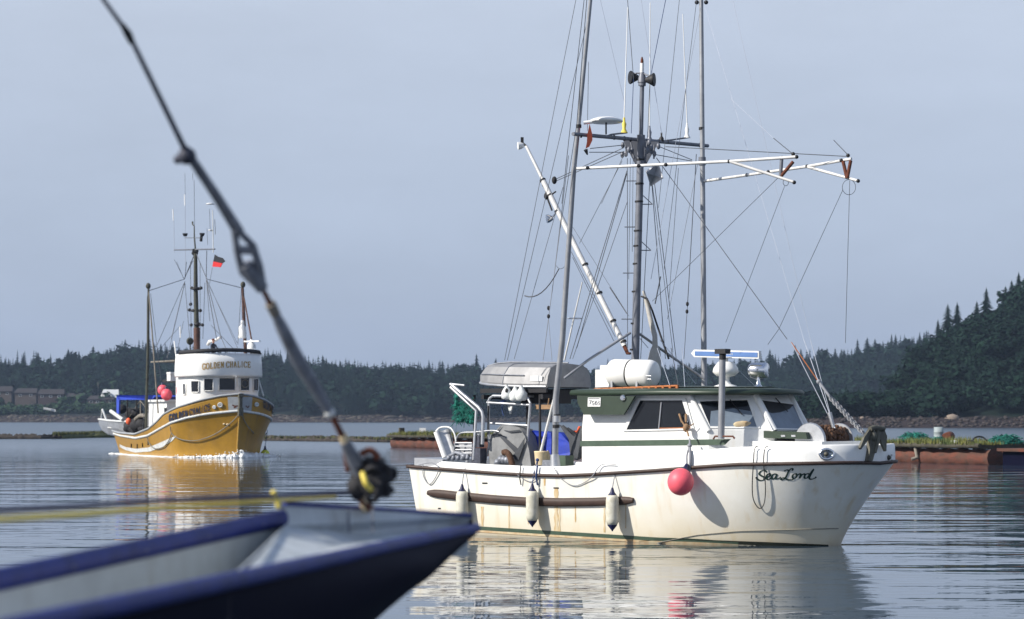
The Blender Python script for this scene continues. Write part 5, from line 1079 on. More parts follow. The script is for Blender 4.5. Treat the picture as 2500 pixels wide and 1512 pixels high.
# ropes over the side
hs = lambda k, x, y, o=.03: HS.px(*z(k, x, y), o)
bt = lambda k, x, y: B.pl(z(k, x, y), -1.75)
def bul_pt(k, x, y):
    q = z(k, x, y); best = min(((abs(proj(rim(kk, .6, -.03, -1))[0]-q[0]), kk) for kk in np.linspace(0, 1, 400))); p = rim(best[1], .6, -.05, -1); return Vector((p.x, p.y, H-(q[1]-YH)/F*p.y))
tie('hanging_rope', [bul_pt('3', 152, 714), bul_pt('3', 130, 735), bul_pt('3', 122, 830), hs('3', 115, 1000, .05), hs('3', 125, 1100, .05), hs('3', 165, 1158, .05), hs('3', 200, 1120, .05), hs('3', 210, 1000, .05), bul_pt('3', 198, 840), bul_pt('3', 205, 740), bul_pt('3', 225, 714)], .011, 'rope_dark', 'thin dark rope looped over the bow bulwark beside the painted name')
tie('hanging_rope', [bul_pt('1', 100, 848), hs('1', 108, 930), hs('1', 150, 990), hs('1', 195, 940), bul_pt('1', 215, 870), bul_pt('1', 160, 835), bul_pt('1', 70, 850)], .011, 'rope_grey', 'pale rope looped over the rail at the stern')
tie('hanging_rope', [hs('1', 800, 900, .06), hs('1', 850, 960), hs('1', 900, 968), bul_pt('1', 940, 920)], .009, 'rope_grey', 'thin line drooping from the rail by the middle fender')
tie('hanging_rope', [bul_pt('1', 1050, 870), hs('1', 1110, 950), hs('1', 1200, 1000), hs('1', 1290, 970), hs('1', 1360, 890, .07), bul_pt('1', 1400, 850), bul_pt('1', 1500, 846)], .010, 'rope_grey', 'pale line sagging along the rail between two fenders')
for q in (815, 935):
    m = MB(); m.tube([bul_pt('1', q, 855), hs('1', q, 935, .07), hs('1', q+2, 995, .03)], .022 if q == 935 else .014, 6); m.build('rail_strap', 'rope_blue' if q == 935 else 'rope_dark', T)
# ------------------------------------------------------------------ the golden seiner
G = Boat((-17.75, 148.0), R(64.5)); GT = -18.8; GE = .55
Q = empty('seiner', G.W(-9, 0, 0), 'golden yellow wooden seiner with white wheelhouse under way towards the camera', 'fishing boat')
y_ = lambda x, y: Z('Y', x, y)
GR = [y_(*q) for q in ((150, 1240), (215, 1262), (330, 1281), (420, 1263), (500, 1217), (590, 1168), (700, 1133), (850, 1105), (1000, 1090), (1085, 1083))]
BH = [y_(*q) for q in ((150, 1225), (215, 1245), (330, 1255), (430, 1215), (490, 1165), (540, 1110), (600, 1078), (650, 1056), (800, 1008), (950, 975), (1085, 963))]
def pw_(t, n): t = min(1, max(0, t)); return 1-(1-t)**n
def gbs(u): return 3.3*pw_((GE-u)/3.8, 2.2)-.5*max(0, (-u-11)/8.5)**1.6
def gbw(u): return 3.0*pw_((0-u)/4.8, 1.9)-.6*max(0, (-u-11)/8.5)**1.5
def gz(u, v, tab):
    X = G.O.x+G.f.x*u+G.p.x*v; Y = G.O.y+G.f.y*u+G.p.y*v; return H-(interp(tab, 1250+F*X/Y)-YH)/F*Y
UZ = [(u, gz(u, -gbs(u), GR)) for u in np.linspace(GT, GE, 60)]; UB = [(u, gz(u, -gbs(u)-.02, BH)) for u in np.linspace(GT, GE, 60)]
def gws(u): return interp(UZ, u)
def gwb(u): return max(gws(u)+.15, interp(UB, u))
def ghull(k, s, side=-1):
    k = 1-max(0, 1-k)**1.6; g = max(0, min(1, s)); uS = lerp(GT, GE, k); uW = lerp(GT+.4, 0, k)
    u = lerp(GT+.4*(1-g), GE*g**1.2 if s >= 0 else .6*s, k)
    fl = g**(1.0+.7*max(0, min(1, (uW+9)/9))); b = lerp(gbw(uW), gbs(uS), fl)
    if s < 0: return G.W(u, side*b*(1+s*.5), s*1.2)
    if s > 1: return G.W(u+.12*(s-1)*k, side*(b+.10*(s-1)*min(1, (1-k)*8)), lerp(gws(uS), gwb(uS), s-1))
    return G.W(u, side*b, gws(uS)*s)
SLg = [-1, -.5, 0, .1, .2, .3, .4, .5, .6, .7, .8, .9, 1.0]
m = MB()
for sd in (-1, 1): m.grid([[ghull(k, s, sd) for k in KL] for s in SLg])
m.poly([ghull(0, s, -1) for s in SLg]+[ghull(0, s, 1) for s in SLg[::-1]]); fix_normals(m.build('hull', 'hull_gold', Q))
for sd in (-1, 1):
    m = MB(); P = [[ghull(k, s, sd) for k in KL] for s in (1, 1.2, 1.4, 1.6, 1.8, 2.0)]
    inn = [[p.lerp(G.W(G.uvw(p)[0]-.1, 0, p.z), .04) for p in P[-1]], [p.lerp(G.W(G.uvw(p)[0]-.1, 0, p.z), .05) for p in P[0]]]
    m.grid(P+inn); m.build('bulwark', 'hull_gold', Q)
    m = MB(); m.tube([ghull(k, 1, sd) for k in KL], .085, 8); m.build('rub_rail', 'stripe_white', Q)
    m = MB(); m.tube([ghull(k, 2, sd)+Vector((0, 0, .03)) for k in KL], .07, 8); m.build('cap_rail', 'grey_paint', Q)
m = MB(); m.grid([[lerp(ghull(k, 1, -1), ghull(k, 1, 1), t)-Vector((0, 0, .05)) for k in KL] for t in (.02, .5, .98)]); m.build('deck', 'wood_grey', Q)
GS = Surf(lambda a, b: ghull(a, b, -1), 0, 1, -.05, 2, 80, 50); GP = Surf(lambda a, b: ghull(a, b, 1), .45, 1, 0, 2, 60, 50)
# grey stem patches, stem iron
for srf, xa, xb in ((GS, (1000, 1008), 1080), (GP, (1180, 1172), 1104)):
    m = MB(); rows = []
    for t in np.linspace(0, 1, 9):
        rows.append([srf.px(*y_(lerp(lerp(xa[0], xa[1], j), xb, t), (975 if srf is GS else 972)*(1-j)+1084*j+ (0 if srf is GS else 3)), .02) for j in np.linspace(0.05, .97, 6)])
    m.grid(rows, False); m.build('bow_patch', 'grey_paint', Q)
m = MB(); st = [ghull(1, s, -1)+G.f*.03 for s in (0, .25, .5, .75, 1, 1.5, 2)]; m.tube(st, .07, 8); m.build('stem', 'gold_paint', Q)
m = MB(); c = ghull(1, 1.5)+G.f*.1; m.box(c, (.2, .2, 1.0), G.M()); m.box(c+Vector((0, 0, .45)), (.35, .3, .25), G.M()); m.box(c+Vector((0, 0, -.6)), (.3, .3, .5), G.M()); m.build('bow_roller', 'anchor_metal', Q)
m = MB()
for st in ([(1035, 1040), (1055, 1050), (1075, 1045)], [(1045, 1060), (1062, 1052)]): ribbon(m, st, 9, lambda x, y: GS.px(*y_(x, y), .03))
for st in ([(1130, 1045), (1145, 1060), (1155, 1045)],): ribbon(m, st, 9, lambda x, y: GP.px(*y_(x, y), .03))
m.build('bow_scroll', 'rust', Q)
# white wash stripe along the stern quarter
top_ = [(218, 1325), (260, 1345), (340, 1358), (430, 1348), (520, 1310), (628, 1262)]; bo_ = [(218, 1345), (260, 1368), (330, 1385), (440, 1378), (540, 1340), (600, 1300), (630, 1264)]
m = MB(); xs_ = np.linspace(218, 628, 30); m.grid([[GS.px(*y_(x, interp(t_, x)), .03) for x in xs_] for t_ in (top_, bo_)], False); m.build('quarter_stripe', 'stripe_white', Q)
m = MB()
for x, ya, yb in ((302, 1322, 1350), (345, 1325, 1355), (383, 1318, 1345), (424, 1305, 1330)): m.tube([GS.px(*y_(x, ya), .03), GS.px(*y_(x, yb), .03)], .04, 5)
m.build_each('scupper', 'black', Q)
# serif letters in a unit cell (y down), strokes
LT = {'G': [[(.88, .22), (.7, .04), (.45, .0), (.2, .12), (.1, .4), (.12, .65), (.25, .92), (.5, 1), (.75, .93), (.86, .8), (.86, .58)], [(.62, .58), (1.0, .58)], [(.9, .0), (.9, .28)]],
      'O': [[(.5, 0), (.22, .1), (.08, .4), (.08, .6), (.22, .9), (.5, 1), (.78, .9), (.92, .6), (.92, .4), (.78, .1), (.5, 0)]],
      'L': [[(.3, 0), (.3, 1)], [(.1, 0), (.52, 0)], [(.1, 1), (.9, 1), (.92, .72)]],
      'D': [[(.25, 0), (.25, 1)], [(.05, 0), (.5, 0), (.8, .15), (.93, .45), (.9, .7), (.72, .93), (.5, 1), (.05, 1)]],
      'E': [[(.25, 0), (.25, 1)], [(.05, 0), (.85, 0), (.87, .22)], [(.25, .48), (.65, .48)], [(.65, .36), (.65, .6)], [(.05, 1), (.88, 1), (.92, .76)]],
      'N': [[(.2, 0), (.2, 1)], [(.02, 0), (.25, 0)], [(.05, 1), (.36, 1)], [(.2, .0), (.8, 1)], [(.8, 0), (.8, 1)], [(.66, 0), (.97, 0)]],
      'C': [[(.9, .24), (.72, .04), (.48, .0), (.2, .12), (.1, .4), (.12, .65), (.25, .92), (.5, 1), (.78, .94), (.93, .76)], [(.92, .0), (.92, .28)]],
      'H': [[(.22, 0), (.22, 1)], [(.78, 0), (.78, 1)], [(.22, .48), (.78, .48)], [(.05, 0), (.4, 0)], [(.6, 0), (.95, 0)], [(.05, 1), (.4, 1)], [(.6, 1), (.95, 1)]],
      'A': [[(.5, 0), (.15, 1)], [(.5, 0), (.85, 1)], [(.28, .64), (.72, .64)], [(.0, 1), (.3, 1)], [(.68, 1), (1, 1)]],
      'I': [[(.5, 0), (.5, 1)], [(.3, 0), (.7, 0)], [(.3, 1), (.7, 1)]]}
def serif_(dx, dy): return .45+.85*abs(dy)
def write(m, text, mapuv, wgt=.2):
    """mapuv(x, y): x 0..1 along the line, y 0 (top)..1 (bottom)"""
    adv = [(.75 if c in 'I' else .45 if c == ' ' else 1.0) for c in text]; tot = sum(adv); x = 0
    for c, a in zip(text, adv):
        if c in LT:
            cw = a/tot
            for st in LT[c]:
                s_ = curve2(st, 3) if len(st) > 5 else st
                n = len(s_); Lp, Rp = [], []
                for i, (sx, sy) in enumerate(s_):
                    x0, y0 = s_[max(i-1, 0)]; x1, y1 = s_[min(i+1, n-1)]; dx, dy = x1-x0, y1-y0; l = math.hypot(dx, dy) or 1; wd = wgt*serif_(dx/l, dy/l)
                    nx, ny = -dy/l*wd/2, dx/l*wd/2; f_ = lambda ax, ay: mapuv(x/tot+(.06+ax*.86)*cw, ay)
                    Lp.append(f_(sx+nx, sy+ny)); Rp.append(f_(sx-nx, sy-ny))
                m.grid([Lp, Rp], False)
        x += a
def hull_text(srf, x0, yt0, yb0, x1, yt1, yb1, off, bend=0):
    def f_(x, y):
        b = bend*4*x*(1-x); return srf.px(*y_(lerp(x0, x1, x), lerp(lerp(yt0, yt1, x), lerp(yb0, yb1, x), y)+b), off)
    return f_
m = MB(); write(m, 'GOLDEN CHALICE', hull_text(GS, 578, 1110, 1160, 876, 1030, 1074, .05, 3), .30); m.build('bow_name', 'letter_dark', Q)
m = MB(); write(m, 'GOLDEN CHALICE', hull_text(GP, 1255, 1010, 1056, 1375, 1075, 1120, .05, 0), .30); m.build('bow_name', 'letter_dark', Q)
for srf, q, r_ in ((GS, (905, 1056), 9), (GS, (948, 1040), 15), (GP, (1207, 1036), 12)):
    m = MB(); m.tube([srf.px(*y_(q[0]+r_*math.cos(a), q[1]+r_*.95*math.sin(a)), .05) for a in np.linspace(0, 6.283, 16)], .05, 6, False); m.ball(srf.px(*y_(*q), .03), .07, 8, 6); m.build('fairlead', 'stripe_white', Q)
m = MB()
for q in ((975, 1178), (1000, 1180)): m.ball(GS.px(*y_(*q), .02), .09, 8, 6, (1, .5, .6))
m.build_each('hull_light', 'cream', Q)
def gy(x, y, v): return G.pl(y_(x, y), v)
# mooring ropes hung round the bow
def rope_on(pts, r_, nm, lab, m_='rope_and_shadow_grey'): return MB().tube(catmull(pts, 7), r_, 6).build(nm, m_, label=lab, cat='rope')
gp = lambda s, x, y: s.px(*y_(x, y), .09)
rope_on([gp(GS, 1083, 1110), gp(GS, 1030, 1165), gp(GS, 960, 1220), gp(GS, 880, 1265), gp(GS, 780, 1295), gp(GS, 690, 1292), gp(GS, 630, 1270), gp(GS, 600, 1240), gp(GS, 592, 1195)], .032, 'mooring_rope', 'grey mooring rope swagged along the starboard bow of the golden seiner')
rope_on([gp(GP, 1100, 1115), gp(GP, 1130, 1180), gp(GP, 1180, 1240), gp(GP, 1230, 1275), gp(GP, 1275, 1280), gp(GP, 1305, 1250)], .032, 'mooring_rope', 'grey mooring rope swagged along the port bow of the golden seiner')
rope_on([gp(GS, 600, 1245), gp(GS, 580, 1300), gp(GS, 540, 1345), gp(GS, 480, 1355), gp(GS, 440, 1320), gp(GS, 425, 1275)], .035, 'mooring_rope', 'thin rope looped low on the starboard quarter of the golden seiner')
# wheelhouse: rounded front, flying bridge above
HW = 2.35; HF = -1.2; HB_ = -5.6
def foot(t, g=0.0, back=HB_):
    """t 0..1 around from aft starboard, round the front to aft port"""
    hw = HW+g
    if t < .25: return lerp(back, HF-1.9, t/.25), -hw
    if t > .75: return lerp(HF-1.9, back, (t-.75)/.25), hw
    a = math.pi*(t-.25)/.5; return HF-1.9+(1.9+g)*abs(math.sin(a))**.75, -hw*math.copysign(abs(math.cos(a))**.75, math.cos(a))
def zpx(y, u=-4): p = G.pu(y_(945, y), u); return p.z
zB, zW0, zW1, zF, zT, zRim = zpx(1030), zpx(948), zpx(838), zpx(825), zpx(672), zpx(640)
TT = np.linspace(0, 1, 61)
m = MB(); m.grid([[G.W(*foot(t), z) for t in TT] for z in (1.6, zW1)], True); m.poly([G.W(*foot(0), 1.6), G.W(*foot(1), 1.6), G.W(*foot(1), zW1), G.W(*foot(0), zW1)]); m.build('wheelhouse', 'white_plastic', Q)
m = MB(); m.grid([[G.W(*foot(t, g, HB_+.5), z) for t in TT] for z, g in ((zW1, .0), (zW1-.02, .22), (zF, .25), (lerp(zF, zT, .5), .22), (zT, .16), (zT, .06), (zF+.2, .08))], True); m.grid([[G.W(*foot(t, .1, HB_+.5), zF+.2) for t in TT], [G.W(foot(t)[0], 0, zF+.2) for t in TT]]); m.build('flying_bridge', 'white_plastic', Q)
m = MB(); m.grid([[G.W(*foot(t, g, HB_+1.2), z+.12*abs(foot(t)[1]/HW)*-1) for t in TT if not (.49 < t < .515)] for z, g in ((zT+.12, .12), (zT+.1, .2), (zRim+.05, .12), (zRim+.07, .05), (zT+.12, .06))], True); m.build('bridge_coaming', 'rubber', Q)
FB = Surf(lambda a, b: G.W(*foot(a, .24-.08*b, HB_+.5), lerp(zF, zT, b)), .05, .745, 0, 1, 90, 12)
m = MB(); write(m, 'GOLDEN CHALICE', hull_text(FB, 815, 742, 784, 1168, 728, 768, .03, -9), .24); m.build('bridge_name', 'gold_paint', Q)
WS = Surf(lambda a, b: G.W(*foot(a), lerp(zW0-.5, zW1, b)), 0.02, .745, 0, 1, 100, 14)
for (xa, xb, ya, yb) in ((681, 700, 885, 965), (740, 793, 865, 948), (830, 896, 847, 938), (936, 1054, 842, 934), (1090, 1156, 842, 936), (1184, 1219, 848, 938)):
    m = MB(); n = 8
    m.grid([[WS.px(*y_(lerp(xa, xb, i/n), y), .03) for i in range(n+1)] for y in (ya, yb)], False); w_ = m.build('window', 'glass_dark', Q)
    m = MB(); ring = [WS.px(*y_(lerp(xa, xb, i/n), ya), .05) for i in range(n+1)]+[WS.px(*y_(lerp(xb, xa, i/n), yb), .05) for i in range(n+1)]; m.tube(ring+[ring[0]], .035, 5, False); m.build('frame', 'white_plastic', w_)
    if xa == 1090:
        m = MB(); m.tube([WS.px(*y_(1123+24*math.cos(a), 885+28*math.sin(a)), .07) for a in np.linspace(0, 6.283, 20)], .03, 5, False); m.build('clear_view_screen', 'wood_grey', w_)
m = MB(); m.tube([WS.px(*y_(1070, 905), .15), WS.px(*y_(1045, 815), .45), WS.px(*y_(1040, 800), .6)], .045, 6); m.build('front_pole', 'white_plastic', Q)
# step of the house on the left, lower cabin with door
m = MB(); c = G.W(-10.2, -1.2, 0); zc = G.pl(y_(560, 1015), -2).z; m.box(G.W(-10.4, 0, (1.3+zc)/2), (4.2, 4.3, zc-1.3), G.M()); m.box(G.W(-10.4, 0, zc+.06), (4.5, 4.7, .14), G.M()); lc = m.build('lower_cabin', 'white_plastic', Q)
m = MB(); m.slab([gy(x, y, -2.17) for x, y in ((540, 1062), (556, 1060), (556, 1110), (540, 1112))], G.p*.02); m.build('porthole', 'black', lc)
m = MB(); m.box(G.pl(y_(608, 835), -1.9), (.8, .7, .55), G.M()); m.box(G.pl(y_(612, 808), -1.9), (.9, .8, .12), G.M()); m.build('bridge_box', 'white_plastic', Q)
m = MB(); m.slab([gy(x, y, -1.6) for x, y in ((512, 862), (560, 850), (600, 830), (625, 830), (600, 872), (540, 878))], G.p*1.2); m.build('stowed_net', 'rubber', label='dark bundle on the boat deck behind the wheelhouse of the seiner', cat='net')
# buoys on the seiner
for i, (q, r_, v, lb) in enumerate((((528, 932), .345, -2.5, 'round pink buoy on the boat deck, upper left of the pair'), ((556, 965), .375, -2.75, 'round pink buoy on the boat deck, lower right of the pair'), ((645, 935), .40, -2.2, 'pink buoy half hidden behind the wheelhouse side of the seiner'))):
    c = gy(*q, v); bu = empty('buoy', c, lb, 'buoy', 'pink buoys on the seiner'); 
    m = MB(); m.ball(c, 1, 24, 18, (r_ if i < 2 else .16, r_ if i < 2 else .2, r_*1.05 if i < 2 else .62)); m.build('ball', 'pink', bu)
    m = MB(); m.lathe(c+Vector((-.02, 0, r_*.9 if i < 2 else .6)), [(0, r_*.35), (.1, .08), (.2, .05)], 12); m.build('top_cap', 'fender_navy', bu)
c = GP.px(*y_(1305, 1392), .35); c.z = .18; lb_ = empty('buoy', c, 'yellow green buoy with navy top trailing by the port bow of the seiner', 'buoy'); MB().ball(c, .30, 20, 14).build('ball', 'buoy_lime', lb_)
MB().lathe(c+Vector((0, 0, .25)), [(0, .14), (.12, .08), (.3, .04)], 12).build('top_cap', 'fender_navy', lb_)
line(c+Vector((0, 0, .5)), GP.px(*y_(1318, 1215), .05), .02, 5).build('lanyard', 'rope_blue', lb_)
# mast and booms
gx_ = lambda x, y, v=0.0: G.pl(Z('X', x, y), v)
ms = MB(); ms.tube([gy(780, 760, 0), gy(775, 480, 0)], [.24, .21], 14); mm_ = ms.build('mast', 'mast_brown', Q)
m = MB(); m.tube([gy(775, 490, 0), gy(768, 180, 0), gx_(523, 620)], [.18, .15, .12], 12); m.tube([gx_(523, 625), gx_(512, 480), gx_(512, 400), gx_(498, 385), gx_(497, 360)], [.06, .05, .04, .05, .06], 8); m.build('topmast', 'mast_olive', mm_)
m = MB(); m.tube([gx_(523, 610), gx_(515, 640)], .22, 10)
for q in ((530, 940), (520, 1130)): c = gx_(*q); m.lathe(c-Vector((0, 0, .1)), [(0, .2), (.05, .36), (.12, .36), (.2, .2)], 12); 
for q in ((490, 935), (570, 935), (470, 1125), (565, 1130), (480, 1075)): m.ball(gx_(*q), .12, 8, 6)
m.ball(gx_(540, 1250), .26, 10, 8, (1, 1, .6)); m.ball(gx_(485, 1255), .12, 8, 6); m.ball(gx_(583, 1255), .12, 8, 6); m.build_each('mast_fitting', 'black', mm_)
m = MB(); m.tube([gx_(340, 605), gx_(690, 598)], .05, 8); m.tube([gx_(430, 500), gx_(580, 500)], .03, 6); m.build('crosstree', 'mast_grey', mm_)
m = MB(); m.lathe(gx_(475, 1395), [(-.05, .12), (0, .26), (.12, .2)], 16, axis=G.f); m.tube([gx_(475, 1410), gx_(478, 1480)], .05, 6); m.build('mast_spotlight', 'mast_olive', mm_)
for (x, ya, yb, r_, c_) in ((338, 630, 350, .018, 'wire_pale'), (331, 350, 255, .04, 'white_plastic'), (436, 740, 220, .018, 'wire_pale'), (431, 220, 125, .04, 'white_plastic'), (434, 125, -60, .012, 'wire'), (514, 400, 0, .016, 'wire'), (500, 0, -60, .014, 'wire'), (677, 630, 260, .035, 'stripe_white'), (695, 470, 340, .02, 'wire'), (628, 560, 420, .015, 'wire'), (650, 440, 250, .015, 'wire')):
    MB().tube([gx_(x, ya), gx_(x-3 if x < 600 else x-6, yb)], r_, 6).build('antenna', c_, mm_)
m = MB(); c = gx_(650, 210); m.lathe(c, [(-.02, .05), (0, .3), (.05, .28), (.1, .05)], 16); c = gx_(655, 440); m.lathe(c, [(-.02, .05), (0, .16), (.08, .15)], 12); m.build_each('gps_antenna', 'white_plastic', mm_)
m = MB()
for x, y in ((433, 472), (580, 470)): m.lathe(gx_(x, y), [(-.12, .12), (.05, .18), (.08, .18)], 12)
m.tube([gx_(575, 480), gx_(570, 530)], .1, 6); m.build_each('loudspeaker', 'black', mm_)
m = MB(); m.slab([gx_(x, y, .3) for x, y in ((688, 645), (720, 665), (758, 675), (778, 705), (752, 722), (676, 705))], G.p*.03); fg = m.build('flag', 'black', label='small black and red flag flying beside the seiner mast', cat='flag')
m = MB(); m.slab([gx_(x, y, .3) for x, y in ((676, 704), (715, 712), (755, 722), (738, 755), (668, 750))], G.p*.03); m.build('red_half', 'red', fg)
# trolling poles / stabiliser poles
m = MB(); m.tube([gy(425, 165, -2.6), gy(422, 600, -2.6), gy(405, 1250, -2.6)], [.07, .10, .10], 8); po = m.build('side_pole', 'mast_olive', Q); m = MB(); m.tube([gy(426, 215, -2.6), gy(445, 430, -2.6), gy(495, 1100, -2.6)], [.04, .05, .055], 6); m.build('pole_leg', 'wood_grey', po); m = MB(); m.ball(gy(423, 175, -2.6), .17, 10, 8, (1, 1, 1.3)); m.build('pole_head', 'mast_olive', po)
m = MB(); m.tube([gy(1108, 150, 2.5), gy(1118, 400, 2.5), gy(1130, 645, 2.5), gy(1140, 900, 2.5)], [.09, .12, .12, .12], 8); po = m.build('side_pole', 'mast_brown', Q); m = MB(); m.tube([gy(1118, 250, 2.5), gy(1180, 600, 2.5)], [.05, .06], 6); m.build('pole_leg', 'mast_brown', po); m = MB(); m.ball(gy(1112, 165, 2.5), .17, 10, 8, (1, 1, 1.3)); m.build('pole_head', 'mast_olive', po)
m = MB(); m.tube([gy(1225, 850, 2.6), gy(1262, 975, 2.6)], .05, 6); m.build('rail_pole', 'stripe_white', Q)
m = MB(); m.lathe(gy(1108, 555, 2.2), [(0, .25), (.1, .27), (.3, .24), (.75, .24), (.85, .15), (.95, .12), (1.0, .15), (1.2, .1)], 14); m.build('light_stack', 'white_plastic', Q)
c = gy(1175, 630, 1.6); m = MB(); m.lathe(c, [(0, .3), (.25, .27), (.45, .12), (.6, .1)], 14); rd2 = m.build('radar', 'white_plastic', Q); m = MB(); m.slab([gy(1118, 583, 1.5), gy(1228, 580, 1.5), gy(1228, 570, 1.5), gy(1118, 573, 1.5)], G.p*.12); m.build('radar_bar', 'white_plastic', rd2)
m = MB(); m.slab([gy(440, 722, -1.5), gy(615, 712, -1.5), gy(615, 722, -1.5), gy(440, 732, -1.5)], G.p*2.6); m.build('boom_rest', 'wood_grey', Q)
for q0, q1 in (((655, 470), (657, 550)), ((612, 575), (634, 755))): MB().tube([gy(*q1, -1.8), gy(*q0, -1.8)], .045, 6).build('whip_antenna', 'white_plastic', Q)
def gw(lst):
    for q0, va, q1, vb, r_ in lst: line(gy(*q0, va), gy(*q1, vb), r_, 4).build('stay_wire', 'wire', Q)
def yx(x, y): p = Z('X', x, y); return ((p[0]-220)*2.98, (p[1]-640)*2.98)
gw([((425, 210), -2.6, (685, 125), 0, .022), ((1108, 190), 2.5, (850, 125), .2, .022), ((685, 125), 0, yx(515, 640), 0, .03), ((690, 110), 0, yx(500, 700), 0, .022), ((850, 125), .2, yx(530, 640), 0, .03), (yx(620, 610), .2, (845, 125), .2, .025),
    (yx(340, 690), -.5, (685, 125), 0, .015), ((690, 140), 0, (480, 620), -1.5, .02), ((690, 140), 0, (590, 560), -1.2, .018), ((690, 150), 0, (560, 700), -1.5, .022), ((690, 160), 0, (725, 560), -.5, .02), ((660, 460), -.8, (520, 620), -1.5, .018), ((680, 430), -.6, (640, 620), -1.2, .018),
    ((845, 130), .2, (920, 560), .4, .03), ((850, 130), .2, (955, 560), .5, .03), ((855, 140), .2, (1080, 640), 1.4, .02), ((870, 180), .2, (1070, 590), 1.4, .018), ((835, 150), .1, (820, 560), .1, .018), ((850, 170), .2, (870, 430), .2, .018), ((880, 460), .3, (1050, 640), 1.4, .018), ((950, 540), .5, (1000, 660), .7, .028), ((1100, 190), 2.4, (1075, 600), 2.0, .018),
    ((730, 0), 0, (735, 560), -.1, .018), ((800, 0), 0, (800, 640), 0, .018), ((1000, 660), .6, (1045, 820), .5, .018), ((415, 250), -2.6, (412, 700), -2.5, .015), ((440, 230), -2.6, (515, 860), -2, .018), ((400, 980), -2.5, (380, 1250), -2.4, .02), ((865, 180), .2, (890, 40), .3, .014), ((630, 0), -.4, (680, 120), 0, .015), ((700, 0), -.2, (690, 120), 0, .02)])
# aft deck: power skiff with blue canopy, net heap
ws_ = lambda x, y, v=0.0: G.pl(Z('W', x, y), v)
sk2 = empty('power_skiff', ws_(300, 1100, -.5), 'pale aluminium power skiff with a blue canopy on the stern of the seiner', 'skiff')
secs = []
for px_, yt_, yb_, hw, D_ in ((241, 1024, 1036, .08, 170.6), (250, 1025, 1052, .6, 170.2), (264, 1027, 1062, 1.05, 169.7), (290, 1029, 1069, 1.3, 169), (320, 1030, 1073, 1.3, 168.4), (345, 1030, 1074, 1.2, 168)):
    a_ = at(px_, yt_, D_); b_ = at(px_, yb_, D_); n_ = Vector((-.15, 1, 0)); md = a_.lerp(b_, .45)
    secs.append([a_-n_*hw, md-n_*hw*.93, b_.lerp(md, .12)-n_*hw*.7, b_, b_.lerp(md, .12)+n_*hw*.7, md+n_*hw*.93, a_+n_*hw])
m = MB(); m.grid(secs, False); m.poly(secs[-1]); m.grid([[s_[0].lerp(s_[-1], k)-Vector((0, 0, .12)) for s_ in secs] for k in (.05, .95)], False); fix_normals(m.build('hull', 'aluminium', sk2))
m = MB()
for k in (0, -1): m.tube([s_[k] for s_ in secs], .08, 8)
m.tube([secs[2][1]-Vector((0, .05, .05)), secs[5][1]-Vector((0, .05, .0))], .05, 6)
m.tube([ws_(290, 740, -2.2), ws_(500, 890, -2.2)], .14, 8); m.build('gunwale', 'stripe_white', sk2)
m = MB(); m.tube([at(250, 999, 169.5), at(260, 1026, 169.2)], .08, 6); m.tube([at(249, 1001, 170), at(247, 1026, 170.4)], .05, 6); m.build_each('bow_rail', 'stripe_white', sk2)
m = MB(); cp = [ws_(385, 490, -2.4), ws_(400, 462, -2.4), ws_(1030, 462, -.5), ws_(1045, 490, -.5), ws_(1000, 540, -.5), ws_(430, 545, -2.4)]; m.slab(cp, G.p*1.9); m.slab([ws_(x, y, -2.45) for x, y in ((385, 490), (432, 545), (425, 790), (385, 770))], G.p*.1); m.build('canopy', 'blue_canopy', sk2)
m = MB()
for a_, b_ in (((575, 540), (575, 860)), ((735, 540), (735, 720)), ((965, 530), (975, 760)), ((590, 690), (735, 700))): m.tube([ws_(*a_, -2.0), ws_(*b_, -2.0)], .06, 6)
m.build_each('canopy_frame', 'black', sk2)
m = MB()
for q, r_ in (((640, 1010), .55), (( 760, 980), .6), ((850, 960), .55), ((600, 1040), .4), ((720, 1060), .5), ((820, 860), .4), ((640, 790), .45), ((480, 700), .4), ((740, 760), .4), ((860, 1040), .4)): m.ball(ws_(*q, -1.6), r_, 14, 10, (1, 1, .8), .18)
m.build('net_heap', 'rubber', label='heap of black seine net on the aft deck of the golden seiner', cat='net')
m = MB(); m.ball(ws_(595, 915, -2.2), .22, 10, 8, (.9, .6, 1.1), .1); m.build('orange_float', 'orange', label='orange float on top of the black net heap', cat='float')
m = MB(); m.ball(ws_(1018, 735, -1.8), .22, 10, 8, (1, .7, .9), .1); m.build('red_float', 'red', label='red float hanging near the cabin at the aft deck of the seiner', cat='float')
m = MB(); m.ball(ws_(1115, 835, -1.9), .16, 10, 8, (.9, .7, 1.1), .1); m.build('small_float', 'orange', label='small orange float beside the white lower cabin', cat='float')
m = MB()
for x in (945, 985, 1020, 1060): m.tube([ws_(x, 780, -1.8), ws_(x-10, 1000, -1.8)], .14, 7)
m.build('hanging_lines', 'rope_grey', label='grey bundled lines standing on the aft deck of the seiner', cat='rope')
m = MB(); m.tube([ws_(800, 560, -1.8), ws_(805, 800, -1.8)], .05, 6); m.tube([ws_(790, 560, -1.8), ws_(600, 860, -1.8)], .03, 6); m.tube([ws_(800, 560, -1.8), ws_(960, 760, -1.8)], .03, 6); m.build('tripod_derrick', 'wood_grey', Q)
m = MB(); m.tube(catmull([ws_(720, 880, -1.9), ws_(800, 820, -1.9), ws_(870, 820, -1.9), ws_(890, 850, -1.9)], 4), .15, 7); m.build('cork_line', 'wood_grey', label='brown roll of cork line over the black net heap', cat='rope')
